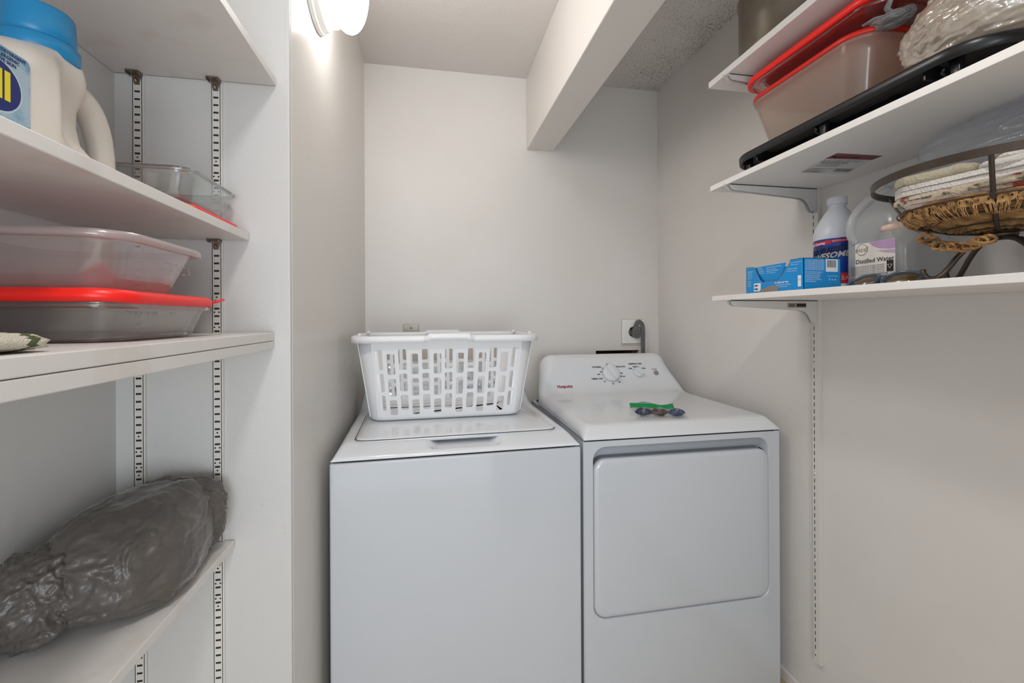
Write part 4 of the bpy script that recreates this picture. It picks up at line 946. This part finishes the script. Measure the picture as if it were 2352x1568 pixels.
def water_jug():
    c = Vector((1.050, .830, Z3))
    t = thing('water_jug', 'translucent gallon jug of distilled water behind the sunglasses', 'jug', c)
    m = clear_mat('translucent_hdpe', (.9, .91, .91), (228, 230, 230), .62, .2, 1.45, bumps=(dict(scale=12, strength=.15, dist=.003),))
    secs = [(0, .066, .03), (.004, .071, .036), (.012, .073, .036), (.135, .073, .036), (.155, .072, .038), (.178, .062, .04), (.198, .046, .04), (.212, .030, .0299), (.222, .021, .0209), (.240, .0195, .0194)]
    body = MB().loft([[(x, y, Z3+h) for x, y in rrect(s, s, r, 8, c.x, c.y)] for h, s, r in secs]); obj('body', body, m, t)
    q = [Vector((c.x-.016, c.y+.004, Z3+.225)), Vector((c.x-.040, c.y+.022, Z3+.212)), Vector((c.x-.062, c.y+.038, Z3+.185)), Vector((c.x-.0735, c.y+.045, Z3+.155)), Vector((c.x-.0735, c.y+.045, Z3+.125)), Vector((c.x-.066, c.y+.038, Z3+.108))]
    for _ in range(2):
        n_ = [q[0]]
        for a, b_ in zip(q, q[1:]): n_ += [a.lerp(b_, .25), a.lerp(b_, .75)]
        q = n_+[q[-1]]
    obj('handle', MB().tube(q, .010, 14), m, t)
    n = 48; obj('cap', MB().loft([[(c.x+math.cos(2*PI*k/n)*s, c.y+math.sin(2*PI*k/n)*s, Z3+h) for k in range(n)] for s, h in ((.0205, .232), (.0212, .234), (.0212, .246), (.019, .248), (.001, .248))]), clear_mat('clear_cap', (.85, .87, .88), (224, 228, 230), .6, .2, 1.4), t)
    # label on the face toward the aisle (x = low)
    X = c.x-.0731
    a, b2 = at(1965, 600, 'x', X), at(2057, 600, 'x', X); yL, yR = a.y, b2.y; zt_ = at(1965, 562, 'x', X).z
    F = lambda s, z, d: Vector((X-.0003-d, yL-s, Z3+z)); Wd = yL-yR; ht = zt_-Z3
    lb = MB().prism([(0, .004), (Wd, .004), (Wd, ht), (0, ht)], F, 0, .0003); lab = obj('label', lb, mat('cream_label', (226, 218, 210), .4), t)
    lb = MB(); lb.prism([(.36*Wd, ht*.995), (Wd, ht*.995), (Wd, ht*.80), (.86*Wd, ht*.80), (.62*Wd, ht*.84), (.48*Wd, ht*.9)], F, .0004, .0006)
    for k in range(5): lb.prism([((.55+.04*k)*Wd, ht*(.80-.014*k)), (Wd, ht*(.775-.016*k)), (Wd, ht*(.765-.016*k)), ((.60+.04*k)*Wd, ht*(.79-.014*k))], F, .0004, .0006)
    obj('lilac_swash', lb, mat('lilac_print', (186, 150, 190), .4), lab)
    g = MB(); TX = lambda s, z: (lambda x, y, d: F(s*Wd+x, z*ht+y, .0006+d*.2))
    g.text('nice!', .0165, TX(.18, .86), 0); g.tube([F(.18*Wd+math.cos(2*PI*k/30)*.0125, .86*ht+math.sin(2*PI*k/30)*.0125, .0006) for k in range(30)], .0005, 5, closed=True)
    g.text('PER FORM', .003, TX(.18, .745), 0)
    g.text('Distilled Water', .0137, TX(.49, .60), 1, bold=.0002)
    for k in range(6): g.text('PROCESSED BY DISTILLATION, FILTERED OZONATED', .0032, TX(.32, .49-.036*k), 1)
    g.text('1 GAL (128 FL OZ) 3.78L', .0055, TX(.52, .30), 1); g.text('CA CRV', .010, TX(.15, .12), 1, bold=.0003); g.text('ME VT', .004, TX(.33, .10), 1)
    g.prism([(.80*Wd, .33*ht), (.96*Wd, .33*ht), (.96*Wd, .56*ht), (.80*Wd, .56*ht)], F, .0005, .0007, 1)
    g.text('2', .008, lambda x, y, d: F(.88*Wd+x, .46*ht+y, .0009), 2, bold=.0005)
    g.tube([F(.88*Wd+math.cos(2*PI*k/3+.5)*.0055, .45*ht+math.sin(2*PI*k/3+.5)*.0055, .001) for k in range(3)], .0009, 6, 2, closed=True)
    for k in range(20): s0 = (.42+k*.023)*Wd; g.prism([(s0, .03*ht), (s0+.0009, .03*ht), (s0+.0009, .2*ht), (s0, .2*ht)], F, .0005, .0006, 1)
    obj('lettering', g, [mat('olive_print', (110, 112, 84), .5), M_black, mat('white_print_b', (226, 220, 212), .5)], lab)
water_jug()
def sunglasses():
    P0 = Vector((.876, .738, Z3)); t = thing('sunglasses', 'clear blue-grey framed sunglasses with amber lenses on the lowest right shelf', 'sunglasses', P0)
    X = Vector((.06, -1, 0)).normalized(); Z = Vector((0, 0, 1)); Yb = Z.cross(X)
    if Yb.x < 0: Yb = -Yb
    tilt = math.radians(36); U_ = (Z*math.sin(tilt)+Yb*math.cos(tilt)).normalized(); N_ = X.cross(U_)
    if N_.x > 0: N_ = -N_
    def F(x, y, d=0): # curved front
        return P0+X*x+U_*(y+.0215)+N_*(d-.004+.0*x)-N_*(x*x*1.3)+Z*.003
    mf = clear_mat('blue_grey_frame', (.62, .70, .78), (120, 140, 160), .5, .08, 1.5); ml = clear_mat('amber_lens', (.52, .42, .26), (150, 124, 76), .45, .03, 1.9)
    n = 40
    for s in (-1, 1):
        def shp(k, sc=1): a = 2*PI*k/n; return (s*.0365+math.copysign(abs(math.cos(a))**.85, math.cos(a))*.0295*sc, math.copysign(abs(math.sin(a))**.8, math.sin(a))*.0205*sc-(.003 if False else 0))
        fr = MB().tube([F(*shp(k, 1.05)) for k in range(n)], .0028, 10, closed=True, flat=1.2); obj('rim', fr, mf, t)
        ln = MB().add([F(*shp(k)) for k in range(n)]+[F(s*.0365, 0, .003)], [(k, (k+1) % n, n) for k in range(n)], 0, True); o = obj('lens', ln, ml, t); o.modifiers.new('s', 'SOLIDIFY').thickness = .001
        hg = F(s*.070, .010); obj('hinge', MB().tube([F(s*.066, .011), F(s*.071, .012), F(s*.0735, .010, -.004)], .0036, 10), mf, t)
        zz = .010+(.0 if s < 0 else .006)
        a = F(s*.0735, .010, -.004); e = P0+X*(-s*.058)+Yb*(.048+s*.004)+Z*(.004 if s > 0 else .011)
        mid = a.lerp(e, .75); obj('temple', MB().tube([a, a.lerp(mid, .15)+Yb*.006, mid+Z*.002, e], lambda f: .0026+.0008*f, 10, flat=1.3), mf, t)
    obj('bridge', MB().tube([F(-.010, .008), F(-.004, .011), F(.004, .011), F(.010, .008)], .003, 10), mf, t)
    for s in (-1, 1): obj('nose_pad', MB().tube([F(s*.008, -.002), F(s*.010, -.010, -.004)], .003, 8, flat=.6), mf, t)
sunglasses()

# --- wire basket with folded linens
BC = Vector((.96, .59, 0)); ZR, ZBOT, RB = 1.482, 1.378, .168
BPROF = [(1.379, .004), (1.3855, .040), (1.391, .070), (1.405, .101), (1.426, .132), (1.4533, .152), (1.482, .168)]
def br(z):
    for (z0, r0_), (z1, r1_) in zip(BPROF, BPROF[1:]):
        if z <= z1: return max(.004, r0_+(r1_-r0_)*(z-z0)/(z1-z0))
    return RB
def ring(z, r, n=72): return [Vector((BC.x+math.cos(2*PI*k/n)*r, BC.y+math.sin(2*PI*k/n)*r, z)) for k in range(n)]
def wire_basket():
    t = thing('wire_basket', 'dark bronze wire fruit bowl on curled feet holding folded linens', 'wire basket', (BC.x, BC.y, Z3))
    b = MB(); n = 90
    b.loft([[(BC.x+math.cos(2*PI*k/n)*r, BC.y+math.sin(2*PI*k/n)*r, z) for k in range(n)] for r, z in ((RB-.0005, ZR-.0065), (RB+.0025, ZR-.0065), (RB+.0035, ZR+.0065), (RB+.0005, ZR+.0065))], closed=True, smooth=False); obj('rim', b, M_bronze, t)
    for z in (1.426, 1.405, 1.391, 1.3855): obj('ring_wire', MB().tube(ring(z, br(z)), .0014, 8, closed=True), M_bronze, t)
    for ang in (97, 157, 209, 269, 325, 37):
        a = math.radians(ang); pts = []
        for z, r_ in reversed(smooth([(q[0], q[1]) for q in BPROF], 2)):
            r_ += .001
            pts.append(Vector((BC.x+math.cos(a)*(r_), BC.y+math.sin(a)*(r_), z)))
        if ang in (97, 209, 325): obj('rib', MB().tube(pts, .0033, 8, flat=.6), M_bronze, t)
    hub = MB().lathe([(0, -.003), (.022, -.003), (.024, 0), (.022, .003), (0, .003)], (BC.x, BC.y, ZBOT-.001), 24); obj('hub', hub, M_bronze, t)
    for fx, fy, o_ in ((-.062, .050, (0, 0)), (.012, .072, (0, 0)), (.062, -.050, (0, 0)), (-.012, -.072, (0, 0))):
        d = Vector((fx, fy, 0)); L = d.length; d.normalize(); pr = [(.0, .071), (.012, .0715), (.028, .066), (.042, .055), (.054, .040), (.064, .024), (.073, .011), (.083, .0045), (.094, .006), (.099, .014), (.1, .022)]
        k = L/.080; pts = [Vector((BC.x, BC.y, Z3))+d*(p*k)+Vector((0, 0, q)) for p, q in pr]
        obj('leg', MB().tube(pts, .0044, 10, flat=1.0), M_bronze, t)
wire_basket()
def linen(name, label, cat, z0, z1, hx, hy, rot, layers, mats, cx=0, cy=0, wavy_=.004, seed=0, bulge=.004, group=None, stripes=None):
    """a folded cloth: stacked rounded layers with fold loops, kept inside the bowl"""
    mb = MB(); lh = (z1-z0)/layers; ca, sa = math.cos(rot), math.sin(rot)
    for l in range(layers):
        zc = z0+lh*(l+.5); h = lh*.495; rows = []; n = 90
        ofs = .006*math.sin(seed*3+l*2.1); sh = 1-.04*((l*7+seed) % 3)
        for j in range(9):
            a = -PI/2+PI*j/8; zo = math.sin(a)*h; ins = (1-math.cos(a))*h*.9
            rows.append([(x, y, zo, k) for k, (x, y) in enumerate(rrect(hx*sh-ins, hy*sh-ins, .028, 21, ofs, -ofs))])
        rr_ = []
        for row in rows:
            out = []
            for x, y, zo, k in row:
                x2, y2 = x*ca-y*sa+BC.x+cx, x*sa+y*ca+BC.y+cy; z = zc+zo
                z += wavy_*noise.noise(Vector((x2*22+seed, y2*22, l*1.3)))+.0012*noise.noise(Vector((x2*90, y2*90, l)))
                R_ = math.hypot(x2-BC.x, y2-BC.y); lim = min(.139, br(min(z, ZR-.0005))-.005)
                if R_ > lim: x2 = BC.x+(x2-BC.x)*lim/R_; y2 = BC.y+(y2-BC.y)*lim/R_
                out.append(Vector((x2, y2, z)))
            rr_.append(out)
        mb.loft(rr_, True, True, l % len(mats))
    o = obj(name, mb, mats); tag(o, label, cat, group); return o
weave = dict(scale=300, strength=1, dist=.003)
def cloth(name, rgb, rgb2=None, sc=30, lo=.4, hi=.5, b=weave): return mat(name, rgb, .95, bumps=(b,), sheen=.2, vary=(sc, rgb2, lo, hi) if rgb2 else None)
M_straw = mat('woven_straw', (178, 136, 84), .85, bumps=(dict(scale=70, strength=1, dist=.004, stretch=(1, 1, 9)),), vary=(50, (120, 84, 46), .35, .6))
# straw mat fills the foot of the bowl, loops along its edge
t = thing('straw_placemat', 'coiled straw mat with looped fringe at the bottom of the wire basket', 'placemat', (BC.x, BC.y, 1.383))
coil = MB()
NR = 22
for k in range(NR):
    f = k/(NR-1); r_ = .026+.100*f; z = 0
    for zt in [1.380+.0005*i for i in range(120)]:
        if br(zt) >= r_+.004: z = zt; break
    z += .0035; ph = random.random()*9
    coil.tube([(BC.x+math.cos(2*PI*j/72)*(r_+.0012*math.sin(j*.9+ph)), BC.y+math.sin(2*PI*j/72)*(r_+.0012*math.sin(j*.9+ph)), z+.0012*math.sin(j*1.3+ph)) for j in range(72)], .0031, 6, closed=True)
obj('coils', coil, M_straw, t)
obj('mat_body', MB().lathe([(0, 1.3895), (.03, 1.390), (.07, 1.397), (.100, 1.411), (.118, 1.4215), (.121, 1.4245), (.118, 1.426), (0, 1.426)], (BC.x, BC.y, 0), 60), M_straw, t)
b = MB(); NL = 66
for j in range(NL):
    a = 2*PI*(j+random.uniform(-.25, .25))/NL; e = Vector((-math.sin(a), math.cos(a), 0)); ou = Vector((math.cos(a), math.sin(a), 0)); c = Vector((BC.x, BC.y, 1.4205+random.uniform(-.0015, .0015)))+ou*.1235
    tl = random.uniform(-.4, .4)
    for st in range(4):
        ra, rb = .0058-.0013*st+random.uniform(-.0004, .0004), .0068-.0015*st
        b.tube([c+e*(math.cos(q)*ra+tl*math.sin(q)*rb*.4)+Vector((0, 0, 1))*(math.sin(q)*rb)+ou*(.0006*st+.0014*math.sin(q)) for q in [2*PI*i/10 for i in range(10)]], .0009, 5, closed=True)
    for st in range(5):   # loose strands below every loop
        o_ = e*random.uniform(-.006, .006); b.tube([c+o_+Vector((0, 0, -.004)), c+o_*1.3-ou*.006+Vector((0, 0, -.0115)), c+o_*1.5-ou*.020+Vector((0, 0, -.0200))], .0008, 5)
o = obj('loop_fringe', b, mat('straw_fringe', (198, 156, 104), .85, vary=(120, (120, 80, 42), .35, .6)), t); o['kind'] = 'stuff'
# tail of straw loops hanging out under the bowl
b = MB()
for (u0_, u1_, n_) in ((2125, 2270, 9),):
    for k in range(n_):
        f = k/(n_-1); p = at(u0_+(u1_-u0_)*f, 548+20*math.sin(f*PI), 'x', .885)
        for s_ in range(3):
            b.tube([p+Vector((.003*s_-.003+.002*math.sin(q*2+s_), math.cos(q)*(.012-.002*s_), math.sin(q)*.006+.002*math.sin(k*2+s_))) for q in [2*PI*i/10 for i in range(10)]], .0022, 6, closed=True)
obj('hanging_fringe', b, M_straw, t)
M_f1 = cloth('floral_linen', (216, 196, 180), (150, 60, 56), 38, .34, .42); M_f2 = cloth('pink_linen', (222, 190, 176)); M_f3 = cloth('floral_green', (206, 190, 164), (98, 96, 66), 46, .38, .46)
M_wh = cloth('white_knit', (226, 220, 212), b=dict(scale=260, strength=1, dist=.004)); M_sage = cloth('sage_knit', (186, 176, 152), b=dict(scale=300, strength=1, dist=.003)); M_wh2 = cloth('white_floral_linen', (220, 214, 206), (110, 130, 116), 30, .36, .42)
linen('cloth_napkin', 'pink and cream napkins folded just above the straw mat', 'napkin', 1.4275, 1.4385, .148, .125, .35, 2, [M_f2, M_f1], seed=1, cx=-.005, cy=.008)
linen('cloth_napkin', 'floral printed napkin folded under the white knitted towel', 'napkin', 1.4395, 1.4525, .146, .122, .15, 2, [M_f3, M_f1], seed=2, cx=0, cy=.01)
linen('kitchen_towel', 'white knitted towel folded in the middle of the basket stack', 'towel', 1.4535, 1.470, .142, .130, .25, 2, [M_wh], seed=3, cx=.006, cy=.006)
linen('kitchen_towel', 'sage knitted towel on the far side on top of the basket stack', 'towel', 1.471, 1.488, .128, .062, .20, 1, [M_sage], seed=4, cx=.0, cy=.045)
linen('kitchen_towel', 'white towel with green print on the near top of the basket stack', 'towel', 1.471, 1.499, .115, .058, .1, 3, [M_wh2, M_wh], seed=6, cx=.01, cy=-.085)
# corner of a napkin poking out between the wires
b = MB(); rows = []
e0, e1 = Vector((.900, .700, 1.433)), Vector((.872, .742, 1.412))
c0 = at(2120, 505, 'x', .91); c1_ = at(2030, 525, 'x', .895)
for i in range(14):
    f = i/13; c = c0.lerp(c1_, f); w_ = .017*(1-.35*f); row = []
    for k in range(20):
        a = 2*PI*k/20; row.append(c+Vector((.01*math.cos(a)*.5, -.2*w_*math.sin(a), w_*.55*math.sin(a)))+Vector((.003*math.cos(a), w_*.5*math.cos(a)*0, 0)))
    rows.append(row)
tag(obj('cloth_napkin', b.loft(rows), M_f2), 'pale pink napkin corner poking out of the far side of the wire basket', 'napkin')

# clear bag standing behind the basket
mb = MB(); blob(mb, (1.045, .60, 1.556), (.080, .150, .054), 21.3, .0, 6, .05, .12, .75, 1.5015)
for v_ in mb.v: v_.x = min(v_.x, XR-.003); v_.z = min(v_.z, 1.612)
tag(obj('plastic_bag', mb, clear_mat('clear_blue_film', (.93, .95, .98), (226, 230, 238), .22, .12, 1.5, bumps=(dict(scale=14, strength=.9, dist=.01, detail=4, dst=1.5),))), 'clear bluish plastic bag resting on the linens in the wire basket, against the wall', 'plastic bag')
